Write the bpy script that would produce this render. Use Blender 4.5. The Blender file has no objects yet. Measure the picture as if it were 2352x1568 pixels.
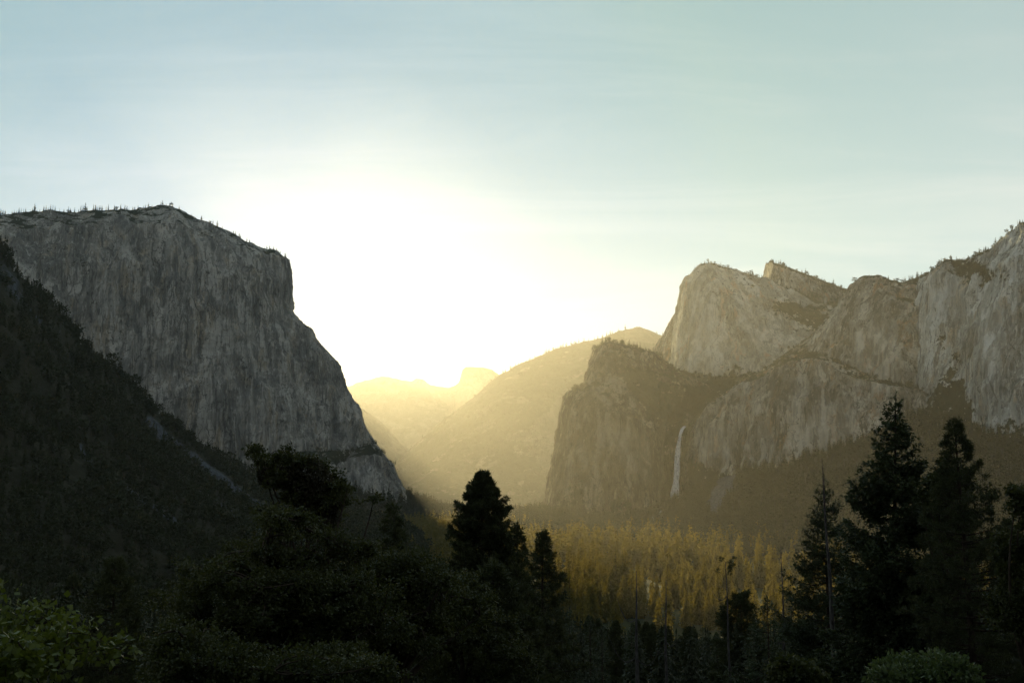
import bpy, math, random
import numpy as np
from mathutils import Vector

random.seed(7)
RNG = np.random.default_rng(7)
R = math.radians
scene = bpy.context.scene
COL = scene.collection

# ------------------------------------------------------------------ camera, sky, sun, exposure
PITCH = R(7.15)
FPX = 2600.0                       # focal length in pixels of a 2352 px wide frame
cam_data = bpy.data.cameras.new('camera')
cam_data.sensor_width = 36.0
cam_data.lens = FPX / 2352.0 * 36.0
cam_data.clip_start = 0.1
cam_data.clip_end = 60000.0
cam = bpy.data.objects.new('camera', cam_data)
cam.location = (0, 0, 0)
cam.rotation_euler = (R(90) + PITCH, 0, 0)
COL.objects.link(cam)
scene.camera = cam

SUN_AZ, SUN_EL = R(-11.9), R(7.7)     # azimuth from +Y towards +X
SUN_VEC = Vector((math.sin(SUN_AZ) * math.cos(SUN_EL), math.cos(SUN_AZ) * math.cos(SUN_EL), math.sin(SUN_EL)))
SUN_STRENGTH = 5.0
SUN_COLOR = (1.0, 0.82, 0.42)
HAZE_DENSITY = 1.9e-5
HAZE_G = 0.66
HAZE_COLOR = (1.0, 0.95, 0.84)
SKY_STRENGTH = 0.06
EXPOSURE = 0.6

world = bpy.data.worlds.new('World')
scene.world = world
world.use_nodes = True
nt = world.node_tree
nt.nodes.clear()
def wn(t, **kw):
    n = nt.nodes.new(t)
    for k, v in kw.items():
        setattr(n, k, v)
    return n
out = wn('ShaderNodeOutputWorld')
bg = wn('ShaderNodeBackground')
bg.inputs['Strength'].default_value = SKY_STRENGTH
nt.links.new(bg.outputs[0], out.inputs['Surface'])
sky = wn('ShaderNodeTexSky', sky_type='NISHITA', sun_disc=False)
sky.sun_elevation = SUN_EL
sky.sun_rotation = SUN_AZ
sky.altitude = 1300
sky.air_density = 1.0
sky.dust_density = 1.5
sky.ozone_density = 1.0
tc = wn('ShaderNodeTexCoord')
# thin high cirrus: noise on a plane far overhead
sep = wn('ShaderNodeSeparateXYZ')
nt.links.new(tc.outputs['Generated'], sep.inputs[0])
zmax = wn('ShaderNodeMath', operation='MAXIMUM'); zmax.inputs[1].default_value = 0.03
nt.links.new(sep.outputs['Z'], zmax.inputs[0])
zadd = wn('ShaderNodeMath', operation='ADD'); zadd.inputs[1].default_value = 0.12
nt.links.new(zmax.outputs[0], zadd.inputs[0])
dx = wn('ShaderNodeMath', operation='DIVIDE'); dy = wn('ShaderNodeMath', operation='DIVIDE')
nt.links.new(sep.outputs['X'], dx.inputs[0]); nt.links.new(zadd.outputs[0], dx.inputs[1])
nt.links.new(sep.outputs['Y'], dy.inputs[0]); nt.links.new(zadd.outputs[0], dy.inputs[1])
comb = wn('ShaderNodeCombineXYZ')
nt.links.new(dx.outputs[0], comb.inputs['X']); nt.links.new(dy.outputs[0], comb.inputs['Y'])
mp = wn('ShaderNodeMapping')
mp.inputs['Rotation'].default_value = (0, 0, R(24))
mp.inputs['Scale'].default_value = (0.55, 1.9, 1)
nt.links.new(comb.outputs[0], mp.inputs['Vector'])
cn = wn('ShaderNodeTexNoise')
cn.inputs['Scale'].default_value = 1.3; cn.inputs['Detail'].default_value = 8
cn.inputs['Roughness'].default_value = 0.58; cn.inputs['Distortion'].default_value = 0.6
nt.links.new(mp.outputs[0], cn.inputs['Vector'])
cr = wn('ShaderNodeMapRange'); cr.interpolation_type = 'SMOOTHSTEP'
cr.inputs['From Min'].default_value = 0.40; cr.inputs['From Max'].default_value = 0.75
cr.inputs['To Min'].default_value = 0.0; cr.inputs['To Max'].default_value = 0.6
nt.links.new(cn.outputs['Fac'], cr.inputs['Value'])
# aureole: the sky is whiter and brighter towards the sun, dimmer behind
dot = wn('ShaderNodeVectorMath', operation='DOT_PRODUCT')
nrm = wn('ShaderNodeVectorMath', operation='NORMALIZE')
nt.links.new(tc.outputs['Generated'], nrm.inputs[0])
nt.links.new(nrm.outputs[0], dot.inputs[0]); dot.inputs[1].default_value = tuple(SUN_VEC)
rampL = wn('ShaderNodeValToRGB')
mr = wn('ShaderNodeMapRange')
mr.inputs['From Min'].default_value = -1; mr.inputs['From Max'].default_value = 1
nt.links.new(dot.outputs['Value'], mr.inputs['Value'])
nt.links.new(mr.outputs[0], rampL.inputs[0])
def setramp(node, stops):
    el = node.color_ramp.elements
    while len(el) > 1:
        el.remove(el[-1])
    el[0].position = stops[0][0]; el[0].color = (*stops[0][1], 1)
    for p, c in stops[1:]:
        e = el.new(p); e.color = (*c, 1)
# position = (cos(angle to sun)+1)/2 ; colours are multiplied by 10 below
SKY_STOPS = [
    (0.00, (0.29, 0.34, 0.37)), (0.50, (0.38, 0.46, 0.50)), (0.80, (0.50, 0.66, 0.67)),
    (0.90, (0.53, 0.75, 0.76)), (0.955, (0.36, 0.64, 0.68)), (0.985, (0.13, 0.45, 0.70)),
    (0.996, (0.24, 0.55, 0.84)), (1.0, (0.4, 0.75, 1.0))]
setramp(rampL, SKY_STOPS)
mul = wn('ShaderNodeVectorMath', operation='SCALE'); mul.inputs['Scale'].default_value = 9.0
nt.links.new(rampL.outputs['Color'], mul.inputs[0])
mixs = wn('ShaderNodeMix', data_type='RGBA'); mixs.inputs['Factor'].default_value = 0.8
nt.links.new(sky.outputs[0], mixs.inputs['A']); nt.links.new(mul.outputs[0], mixs.inputs['B'])
# clouds brighten the sky a little and take the colour out of it
cl = wn('ShaderNodeMix', data_type='RGBA')
nt.links.new(cr.outputs[0], cl.inputs['Factor'])
nt.links.new(mixs.outputs['Result'], cl.inputs['A'])
lum = wn('ShaderNodeVectorMath', operation='MULTIPLY')
nt.links.new(mixs.outputs['Result'], lum.inputs[0]); lum.inputs[1].default_value = (1.6, 1.25, 1.18)
nt.links.new(lum.outputs[0], cl.inputs['B'])
# the sky pales towards the horizon
hz = wn('ShaderNodeMapRange'); hz.interpolation_type = 'SMOOTHSTEP'
hz.inputs['From Min'].default_value = 0.42; hz.inputs['From Max'].default_value = 0.02
hz.inputs['To Min'].default_value = 0.0; hz.inputs['To Max'].default_value = 3.0
nt.links.new(sep.outputs['Z'], hz.inputs['Value'])
hv = wn('ShaderNodeVectorMath', operation='SCALE'); hv.inputs[0].default_value = (1.0, 0.92, 0.88)
nt.links.new(hz.outputs[0], hv.inputs['Scale'])
ha = wn('ShaderNodeVectorMath', operation='ADD')
nt.links.new(cl.outputs['Result'], ha.inputs[0]); nt.links.new(hv.outputs[0], ha.inputs[1])
nt.links.new(ha.outputs[0], bg.inputs['Color'])

sun_data = bpy.data.lights.new('sun', 'SUN')
sun_data.energy = SUN_STRENGTH
sun_data.angle = R(0.5)
sun_data.color = SUN_COLOR
sun = bpy.data.objects.new('sun', sun_data)
sun.rotation_euler = SUN_VEC.to_track_quat('Z', 'Y').to_euler()
sun.location = (0, 0, 3000)
COL.objects.link(sun)

vs = scene.view_settings
scene.display_settings.display_device = 'sRGB'
vs.view_transform = 'Standard'
vs.look = 'None'
vs.exposure = EXPOSURE
vs.gamma = 1.0
vs.use_curve_mapping = False
cy = scene.cycles
cy.use_denoising = True
cy.max_bounces = 6
cy.diffuse_bounces = 2
cy.glossy_bounces = 1
cy.transmission_bounces = 2
cy.volume_bounces = 1
cy.transparent_max_bounces = 16
cy.caustics_reflective = False
cy.caustics_refractive = False
cy.sample_clamp_indirect = 4.0

# ------------------------------------------------------------------ helpers
FWD = np.array([0, math.cos(PITCH), math.sin(PITCH)])
UP = np.array([0, -math.sin(PITCH), math.cos(PITCH)])
RIGHT = np.array([1.0, 0, 0])

def at(px, py, Y):
    """world point seen at (px,py) of the 2352x1568 photo, Y metres ahead"""
    d = FWD + (px - 1176) / FPX * RIGHT + (784 - py) / FPX * UP
    return d * (Y / d[1])

def proj(P):
    P = np.asarray(P, float)
    zc = P @ FWD
    zc = np.where(np.abs(zc) < 1e-3, 1e-3, zc)
    return 1176 + FPX * P[..., 0] / zc, 784 - FPX * (P @ UP) / zc

def _h(ix, iy, iz, seed):
    n = (ix.astype(np.int64) * 374761393 + iy.astype(np.int64) * 668265263 + iz.astype(np.int64) * 2147483647 + seed * 974634777) & 0xFFFFFFFF
    n = ((n ^ (n >> 13)) * 1274126177) & 0xFFFFFFFF
    n = ((n ^ (n >> 16)) * 2246822519) & 0xFFFFFFFF
    n = n ^ (n >> 15)
    return (n & 0xFFFFFF) / float(0x7FFFFF) - 1.0

def vnoise(p, seed=0):
    f = np.floor(p); t = p - f
    t = t * t * t * (t * (t * 6 - 15) + 10)
    i = f.astype(np.int64)
    x, y, z = i[..., 0], i[..., 1], i[..., 2]
    tx, ty, tz = t[..., 0], t[..., 1], t[..., 2]
    def lerp(a, b, k): return a + (b - a) * k
    c = lambda a, b, d: _h(x + a, y + b, z + d, seed)
    return lerp(lerp(lerp(c(0, 0, 0), c(1, 0, 0), tx), lerp(c(0, 1, 0), c(1, 1, 0), tx), ty),
                lerp(lerp(c(0, 0, 1), c(1, 0, 1), tx), lerp(c(0, 1, 1), c(1, 1, 1), tx), ty), tz)

def fbm(p, octv=4, gain=0.5, seed=0):
    a, s, tot = 1.0, np.zeros(p.shape[:-1]), 0.0
    q = p.copy()
    for k in range(octv):
        s += a * vnoise(q, seed + k * 17); tot += a
        a *= gain; q = q * 2.07 + 13.7
    return s / tot

def ridged(p, octv=4, gain=0.5, seed=0):
    a, s, tot = 1.0, np.zeros(p.shape[:-1]), 0.0
    q = p.copy()
    for k in range(octv):
        s += a * (1 - 2 * np.abs(vnoise(q, seed + k * 17))); tot += a
        a *= gain; q = q * 2.07 + 5.3
    return s / tot

def make_mesh(name, V, F, mat=None, attrs=None, smooth=False):
    """V (n,3); F (m,4) or (m,3) int array or a list of such arrays"""
    me = bpy.data.meshes.new(name)
    Fs = F if isinstance(F, list) else [F]
    V = np.asarray(V, np.float32)
    me.vertices.add(len(V)); me.vertices.foreach_set('co', V.ravel())
    loops = np.concatenate([f.ravel() for f in Fs]).astype(np.int32)
    tot = np.concatenate([np.full(len(f), f.shape[1]) for f in Fs]).astype(np.int32)
    start = np.concatenate([[0], np.cumsum(tot)[:-1]]).astype(np.int32)
    me.loops.add(len(loops)); me.loops.foreach_set('vertex_index', loops)
    me.polygons.add(len(tot)); me.polygons.foreach_set('loop_start', start)
    me.polygons.foreach_set('loop_total', tot)
    if smooth:
        me.polygons.foreach_set('use_smooth', np.ones(len(tot), bool))
    me.update(calc_edges=True)
    for k, v in (attrs or {}).items():
        a = me.attributes.new(k, 'FLOAT', 'POINT')
        a.data.foreach_set('value', np.asarray(v, np.float32).ravel())
    if mat: me.materials.append(mat)
    return me

def link(name, me, parent=None, loc=None):
    o = bpy.data.objects.new(name, me)
    COL.objects.link(o)
    if parent: o.parent = parent
    if loc is not None: o.location = loc
    return o

def tag(o, label, cat, group=None, kind=None):
    o['label'] = label; o['category'] = cat
    if group: o['group'] = group
    if kind: o['kind'] = kind
    return o

def thing(name, label, cat, loc, rz=0.0, group=None, sc=1.0):
    o = bpy.data.objects.new(name, None)
    o.empty_display_size = 0.5
    COL.objects.link(o)
    o.location = tuple(loc); o.rotation_euler = (0, 0, rz); o.scale = (sc, sc, sc)
    return tag(o, label, cat, group)

# ------------------------------------------------------------------ materials
class NT:
    def __init__(self, name):
        self.m = bpy.data.materials.new(name); self.m.use_nodes = True
        self.t = self.m.node_tree; self.t.nodes.clear()
        self.out = self.n('ShaderNodeOutputMaterial')
    def n(self, typ, **kw):
        x = self.t.nodes.new(typ)
        for k, v in kw.items(): setattr(x, k, v)
        return x
    def l(self, a, b): self.t.links.new(a, b)
    def noise(self, vec, scale, detail=5, rough=0.55, dist=0.0, smul=None):
        if smul:
            mp = self.n('ShaderNodeMapping'); mp.inputs['Scale'].default_value = smul
            self.l(vec, mp.inputs['Vector']); vec = mp.outputs[0]
        x = self.n('ShaderNodeTexNoise')
        x.inputs['Scale'].default_value = scale; x.inputs['Detail'].default_value = detail
        x.inputs['Roughness'].default_value = rough; x.inputs['Distortion'].default_value = dist
        self.l(vec, x.inputs['Vector'])
        return x.outputs['Fac']
    def rng(self, v, a, b, c=0.0, d=1.0, smooth=True):
        x = self.n('ShaderNodeMapRange')
        if smooth: x.interpolation_type = 'SMOOTHSTEP'
        for k, val in (('From Min', a), ('From Max', b), ('To Min', c), ('To Max', d)):
            x.inputs[k].default_value = val
        self.l(v, x.inputs['Value']); return x.outputs[0]
    def mix(self, fac, a, b, blend='MIX'):
        x = self.n('ShaderNodeMix', data_type='RGBA', blend_type=blend)
        for s, k in ((fac, 'Factor'), (a, 'A'), (b, 'B')):
            if isinstance(s, (int, float)): x.inputs[k].default_value = s
            elif isinstance(s, tuple): x.inputs[k].default_value = (*s, 1)
            else: self.l(s, x.inputs[k])
        return x.outputs['Result']
    def math(self, op, a, b=None):
        x = self.n('ShaderNodeMath', operation=op)
        for i, s in enumerate((a, b)):
            if s is None: continue
            if isinstance(s, (int, float)): x.inputs[i].default_value = s
            else: self.l(s, x.inputs[i])
        return x.outputs[0]
    def attr(self, name):
        x = self.n('ShaderNodeAttribute', attribute_name=name); return x.outputs['Fac']

def rock_material(name, dark, mid, light, stain, veg=(0.022, 0.030, 0.016), streak=1.0, S=1.6, relief=1.2):
    k = NT(name)
    g = k.n('ShaderNodeNewGeometry').outputs['Position']
    # sideways wobble so that the vertical streaks wander
    wob = k.n('ShaderNodeTexNoise'); wob.inputs['Scale'].default_value = 0.012 * S; wob.inputs['Detail'].default_value = 4
    k.l(g, wob.inputs['Vector'])
    wa = k.n('ShaderNodeVectorMath', operation='MULTIPLY_ADD')
    k.l(wob.outputs['Color'], wa.inputs[0]); wa.inputs[1].default_value = (26 / S, 26 / S, 60 / S); k.l(g, wa.inputs[2])
    w = wa.outputs[0]
    big = k.noise(g, 0.0035, 4, 0.6)
    panel = k.noise(w, 0.009 * S, 8, 0.66, 0.6, (1, 1, 0.30))      # slabs some 80 m across
    streaks = k.noise(w, 0.034 * S, 6, 0.6, 0.2, (1, 1, 0.05))     # water streaks
    fine_s = k.noise(w, 0.12 * S, 5, 0.62, 0.2, (1, 1, 0.05))
    speck = k.noise(g, 0.10 * S, 6, 0.7)
    st = k.noise(w, 0.012 * S, 5, 0.62, 0.5, (1, 1, 0.35))
    col = k.mix(k.rng(big, 0.36, 0.64), mid, tuple(0.66 * x for x in mid))
    col = k.mix(k.rng(st, 0.52, 0.66, 0, 0.8), col, stain)
    col = k.mix(k.rng(panel, 0.52, 0.57, 0, 0.6), col, light)
    col = k.mix(k.rng(panel, 0.47, 0.41, 0, 0.7), col, dark)
    col = k.mix(k.rng(streaks, 0.54, 0.59, 0, 0.75 * streak), col, dark)
    col = k.mix(k.rng(streaks, 0.44, 0.34, 0, 0.6 * streak), col, light)
    col = k.mix(k.rng(fine_s, 0.54, 0.66, 0, 0.5 * streak), col, tuple(0.5 * x for x in dark))
    col = k.mix(k.rng(fine_s, 0.44, 0.32, 0, 0.5 * streak), col, light)
    col = k.mix(k.rng(speck, 0.55, 0.7, 0, 0.45), col, tuple(0.5 * x for x in dark))
    # cracks and slab edges
    vo = k.n('ShaderNodeTexVoronoi', feature='DISTANCE_TO_EDGE')
    vo.inputs['Scale'].default_value = 0.013 * S
    mpv = k.n('ShaderNodeMapping'); mpv.inputs['Scale'].default_value = (1, 1, 0.16)
    k.l(w, mpv.inputs['Vector']); k.l(mpv.outputs[0], vo.inputs['Vector'])
    crack = k.rng(vo.outputs['Distance'], 0.0, 0.03, 0.6, 0.0)
    crack = k.math('MULTIPLY', crack, k.rng(big, 0.46, 0.6, 0.0, 1.0))
    col = k.mix(crack, col, tuple(0.3 * x for x in dark))
    def lines(vec, scale, sm, width, det=3.0):
        nz = k.noise(vec, scale, det, 0.55, 0.15, sm)
        return k.rng(k.math('ABSOLUTE', k.math('SUBTRACT', nz, 0.5)), 0.0, width, 1.0, 0.0)
    c1 = k.math('MULTIPLY', lines(w, 0.030 * S, (1, 1, 0.07), 0.016), k.rng(big, 0.40, 0.55, 0.35, 1.0))
    c2 = k.math('MULTIPLY', lines(w, 0.010 * S, (1, 1, 0.28), 0.007), k.rng(speck, 0.38, 0.52, 0.0, 1.0))
    c3 = k.math('MULTIPLY', lines(w, 0.016 * S, (0.35, 0.35, 1.0), 0.008), k.rng(panel, 0.45, 0.55, 0.0, 0.8))
    crk = k.math('MAXIMUM', k.math('MULTIPLY', c1, 0.75), k.math('MAXIMUM', c2, c3))
    col = k.mix(k.math('MULTIPLY', crk, 0.8), col, tuple(0.25 * x for x in dark))
    # pale scars and vegetation set on the mesh
    col = k.mix(k.math('MULTIPLY', k.attr('pale'), k.rng(streaks, 0.35, 0.55, 1.0, 0.25)), col, light)
    vn = k.noise(g, 0.035 * S, 7, 0.72)
    vl = k.noise(g, 0.011 * S, 4, 0.6)
    v = k.math('ADD', k.attr('veg'), k.math('MULTIPLY', k.math('SUBTRACT', vn, 0.5), 2.0))
    v = k.math('ADD', v, k.math('MULTIPLY', k.math('SUBTRACT', vl, 0.5), 1.6))
    vfac = k.rng(v, 0.48, 0.60)
    vcol = k.mix(k.noise(g, 0.09 * S, 5, 0.7), tuple(0.4 * x for x in veg), tuple(1.9 * x for x in veg))
    col = k.mix(vfac, col, vcol)
    b = k.n('ShaderNodeBsdfPrincipled')
    b.inputs['Roughness'].default_value = 0.95
    b.inputs['Specular IOR Level'].default_value = 0.08
    k.l(col, b.inputs['Base Color'])
    bh = k.math('ADD', k.math('MULTIPLY', streaks, 16.0), k.math('ADD', k.math('MULTIPLY', panel, 34.0), k.math('MULTIPLY', fine_s, 5.0)))
    bh = k.math('ADD', bh, k.math('MULTIPLY', speck, 7.0))
    bh = k.math('SUBTRACT', bh, k.math('MULTIPLY', crack, 4.0))
    bh = k.math('SUBTRACT', bh, k.math('MULTIPLY', crk, 6.0))
    bp = k.n('ShaderNodeBump'); bp.inputs['Strength'].default_value = 1.0; bp.inputs['Distance'].default_value = relief / S
    k.l(bh, bp.inputs['Height']); k.l(bp.outputs[0], b.inputs['Normal'])
    k.l(b.outputs[0], k.out.inputs['Surface'])
    return k.m

def foliage_material(name, c1, c2, trans=0.35, rough=0.6, tc=None, spec=0.2):
    k = NT(name)
    oi = k.n('ShaderNodeObjectInfo').outputs['Random']
    t = k.attr('tint')
    f = k.math('FRACT', k.math('ADD', t, k.math('MULTIPLY', oi, 0.37)))
    f = k.math('ADD', k.math('MULTIPLY', t, 0.7), k.math('MULTIPLY', oi, 0.3))
    col = k.mix(f, c1, c2)
    b = k.n('ShaderNodeBsdfPrincipled')
    b.inputs['Roughness'].default_value = rough
    b.inputs['Specular IOR Level'].default_value = spec
    k.l(col, b.inputs['Base Color'])
    tr = k.n('ShaderNodeBsdfTranslucent')
    k.l(k.mix(0.5, col, tc or (c2[0] * 1.3, c2[1] * 1.2, c2[2] * 0.6)), tr.inputs['Color'])
    ms = k.n('ShaderNodeMixShader'); ms.inputs[0].default_value = trans
    k.l(b.outputs[0], ms.inputs[1]); k.l(tr.outputs[0], ms.inputs[2])
    k.l(ms.outputs[0], k.out.inputs['Surface'])
    return k.m

def bark_material(name, c1, c2, S=6.0):
    k = NT(name)
    g = k.n('ShaderNodeTexCoord').outputs['Object']
    n = k.noise(g, S, 6, 0.65, 0.3, (1, 1, 0.25))
    col = k.mix(k.rng(n, 0.35, 0.65), c1, c2)
    b = k.n('ShaderNodeBsdfPrincipled'); b.inputs['Roughness'].default_value = 0.9
    b.inputs['Specular IOR Level'].default_value = 0.1
    k.l(col, b.inputs['Base Color'])
    bp = k.n('ShaderNodeBump'); bp.inputs['Strength'].default_value = 0.6; bp.inputs['Distance'].default_value = 0.05
    k.l(n, bp.inputs['Height']); k.l(bp.outputs[0], b.inputs['Normal'])
    k.l(b.outputs[0], k.out.inputs['Surface'])
    return k.m

def soil_material():
    k = NT('forest_floor')
    g = k.n('ShaderNodeNewGeometry').outputs['Position']
    n1 = k.noise(g, 0.02, 7, 0.6); n2 = k.noise(g, 1.2, 6, 0.65)
    col = k.mix(k.rng(n1, 0.35, 0.65), (0.018, 0.026, 0.010), (0.032, 0.038, 0.015))
    col = k.mix(k.rng(n2, 0.4, 0.7, 0, 0.6), col, (0.050, 0.046, 0.022))
    b = k.n('ShaderNodeBsdfPrincipled'); b.inputs['Roughness'].default_value = 1.0
    b.inputs['Specular IOR Level'].default_value = 0.05
    k.l(col, b.inputs['Base Color'])
    bp = k.n('ShaderNodeBump'); bp.inputs['Strength'].default_value = 0.5; bp.inputs['Distance'].default_value = 0.2
    k.l(n2, bp.inputs['Height']); k.l(bp.outputs[0], b.inputs['Normal'])
    k.l(b.outputs[0], k.out.inputs['Surface'])
    return k.m

def slope_material():
    k = NT('brushy_slope')
    g = k.n('ShaderNodeNewGeometry').outputs['Position']
    n1 = k.noise(g, 0.012, 7, 0.65); n2 = k.noise(g, 0.15, 6, 0.7)
    col = k.mix(k.rng(n1, 0.35, 0.65), (0.016, 0.020, 0.011), (0.032, 0.033, 0.020))
    col = k.mix(k.rng(n2, 0.45, 0.7, 0, 0.7), col, (0.048, 0.046, 0.038))
    tal = k.rng(k.math('ADD', k.attr('pale'), k.math('MULTIPLY', k.math('SUBTRACT', n2, 0.5), 0.7)), 0.2, 0.65)
    rock = k.mix(k.rng(n2, 0.35, 0.65), (0.028, 0.034, 0.042), (0.080, 0.094, 0.108))
    col = k.mix(tal, col, rock)
    b = k.n('ShaderNodeBsdfPrincipled'); b.inputs['Roughness'].default_value = 1.0
    b.inputs['Specular IOR Level'].default_value = 0.05
    k.l(col, b.inputs['Base Color'])
    bp = k.n('ShaderNodeBump'); bp.inputs['Strength'].default_value = 0.8; bp.inputs['Distance'].default_value = 3.0
    k.l(n2, bp.inputs['Height']); k.l(bp.outputs[0], b.inputs['Normal'])
    k.l(b.outputs[0], k.out.inputs['Surface'])
    return k.m

M_cliff = rock_material('grey_granite', (0.13, 0.137, 0.132), (0.35, 0.35, 0.315), (0.58, 0.575, 0.52), (0.38, 0.33, 0.24))
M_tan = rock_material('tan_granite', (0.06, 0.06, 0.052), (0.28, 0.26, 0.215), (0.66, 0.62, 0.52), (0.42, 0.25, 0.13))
M_grey = rock_material('light_grey_granite', (0.13, 0.14, 0.135), (0.46, 0.47, 0.435), (0.78, 0.78, 0.73), (0.50, 0.40, 0.28))
M_pale = rock_material('pale_granite', (0.20, 0.19, 0.155), (0.52, 0.50, 0.415), (0.74, 0.72, 0.62), (0.56, 0.37, 0.22), streak=0.6)
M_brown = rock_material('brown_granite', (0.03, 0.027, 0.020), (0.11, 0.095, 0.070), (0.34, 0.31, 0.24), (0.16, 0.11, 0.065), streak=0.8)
M_alcove = rock_material('dark_alcove_granite', (0.015, 0.014, 0.012), (0.05, 0.044, 0.034), (0.12, 0.11, 0.085), (0.07, 0.05, 0.03), streak=0.8)  # much darker granite, for the alcove wall behind the fall
M_far = rock_material('far_granite', (0.045, 0.05, 0.04), (0.075, 0.075, 0.06), (0.12, 0.115, 0.10), (0.08, 0.07, 0.055), streak=0.6, S=0.5)
M_slope = slope_material()
M_soil = soil_material()
M_needle = foliage_material('fir_needles', (0.018, 0.030, 0.014), (0.045, 0.060, 0.022), 0.25)
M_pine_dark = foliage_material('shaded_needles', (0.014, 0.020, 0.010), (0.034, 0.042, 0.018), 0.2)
M_pine = foliage_material('pine_needles', (0.022, 0.032, 0.012), (0.055, 0.062, 0.022), 0.25)
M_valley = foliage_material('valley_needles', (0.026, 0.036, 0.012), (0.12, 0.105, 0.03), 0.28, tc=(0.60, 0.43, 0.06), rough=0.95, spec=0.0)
M_hill = foliage_material('hillside_needles', (0.014, 0.021, 0.011), (0.038, 0.045, 0.020), 0.25, spec=0.05)
M_oak = foliage_material('oak_leaves', (0.019, 0.028, 0.010), (0.055, 0.062, 0.017), 0.35, 0.5)
M_bush = foliage_material('shrub_leaves', (0.03, 0.052, 0.010), (0.11, 0.135, 0.022), 0.36, 0.45)
M_manz = foliage_material('manzanita_leaves', (0.035, 0.06, 0.024), (0.085, 0.115, 0.04), 0.3, 0.5)
M_mist = foliage_material('mistletoe_twigs', (0.020, 0.020, 0.010), (0.04, 0.034, 0.014), 0.15)
M_bark = bark_material('brown_bark', (0.018, 0.014, 0.010), (0.055, 0.042, 0.030))
M_dead = bark_material('grey_dead_wood', (0.035, 0.033, 0.030), (0.10, 0.095, 0.09))

# ------------------------------------------------------------------ lofted terrain
def box_blur(A, it):
    for _ in range(it):
        B = A.copy()
        B[1:-1] = (A[:-2] + 2 * A[1:-1] + A[2:]) / 4
        A = B.copy()
        A[:, 1:-1] = (B[:, :-2] + 2 * B[:, 1:-1] + B[:, 2:]) / 4
    return A

def resample(P, n, axis_len=None):
    """P (k,...,3) control rows -> (n,...,3), spaced by mean segment length"""
    d = np.linalg.norm(np.diff(P, axis=0), axis=-1)
    d = d.reshape(d.shape[0], -1).mean(axis=1) if axis_len is None else np.asarray(axis_len, float)
    s = np.concatenate([[0], np.cumsum(d)]); s /= s[-1]
    u = np.linspace(0, 1, n)
    i = np.clip(np.searchsorted(s, u, side='right') - 1, 0, len(s) - 2)
    t = (u - s[i]) / (s[i + 1] - s[i])
    t = t.reshape((-1,) + (1,) * (P.ndim - 1))
    return P[i] * (1 - t) + P[i + 1] * t

def in_poly(px, py, poly):
    inside = np.zeros(px.shape, bool)
    n = len(poly)
    for a in range(n):
        x1, y1 = poly[a]; x2, y2 = poly[(a + 1) % n]
        c = ((y1 > py) != (y2 > py)) & (px < (x2 - x1) * (py - y1) / ((y2 - y1) or 1e-9) + x1)
        inside ^= c
    return inside

def seg_dist(px, py, line):
    best = np.full(px.shape, 1e9)
    for (x1, y1), (x2, y2) in zip(line[:-1], line[1:]):
        dx, dy = x2 - x1, y2 - y1
        t = np.clip(((px - x1) * dx + (py - y1) * dy) / (dx * dx + dy * dy), 0, 1)
        best = np.minimum(best, np.hypot(px - x1 - t * dx, py - y1 - t * dy))
    return best

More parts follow.
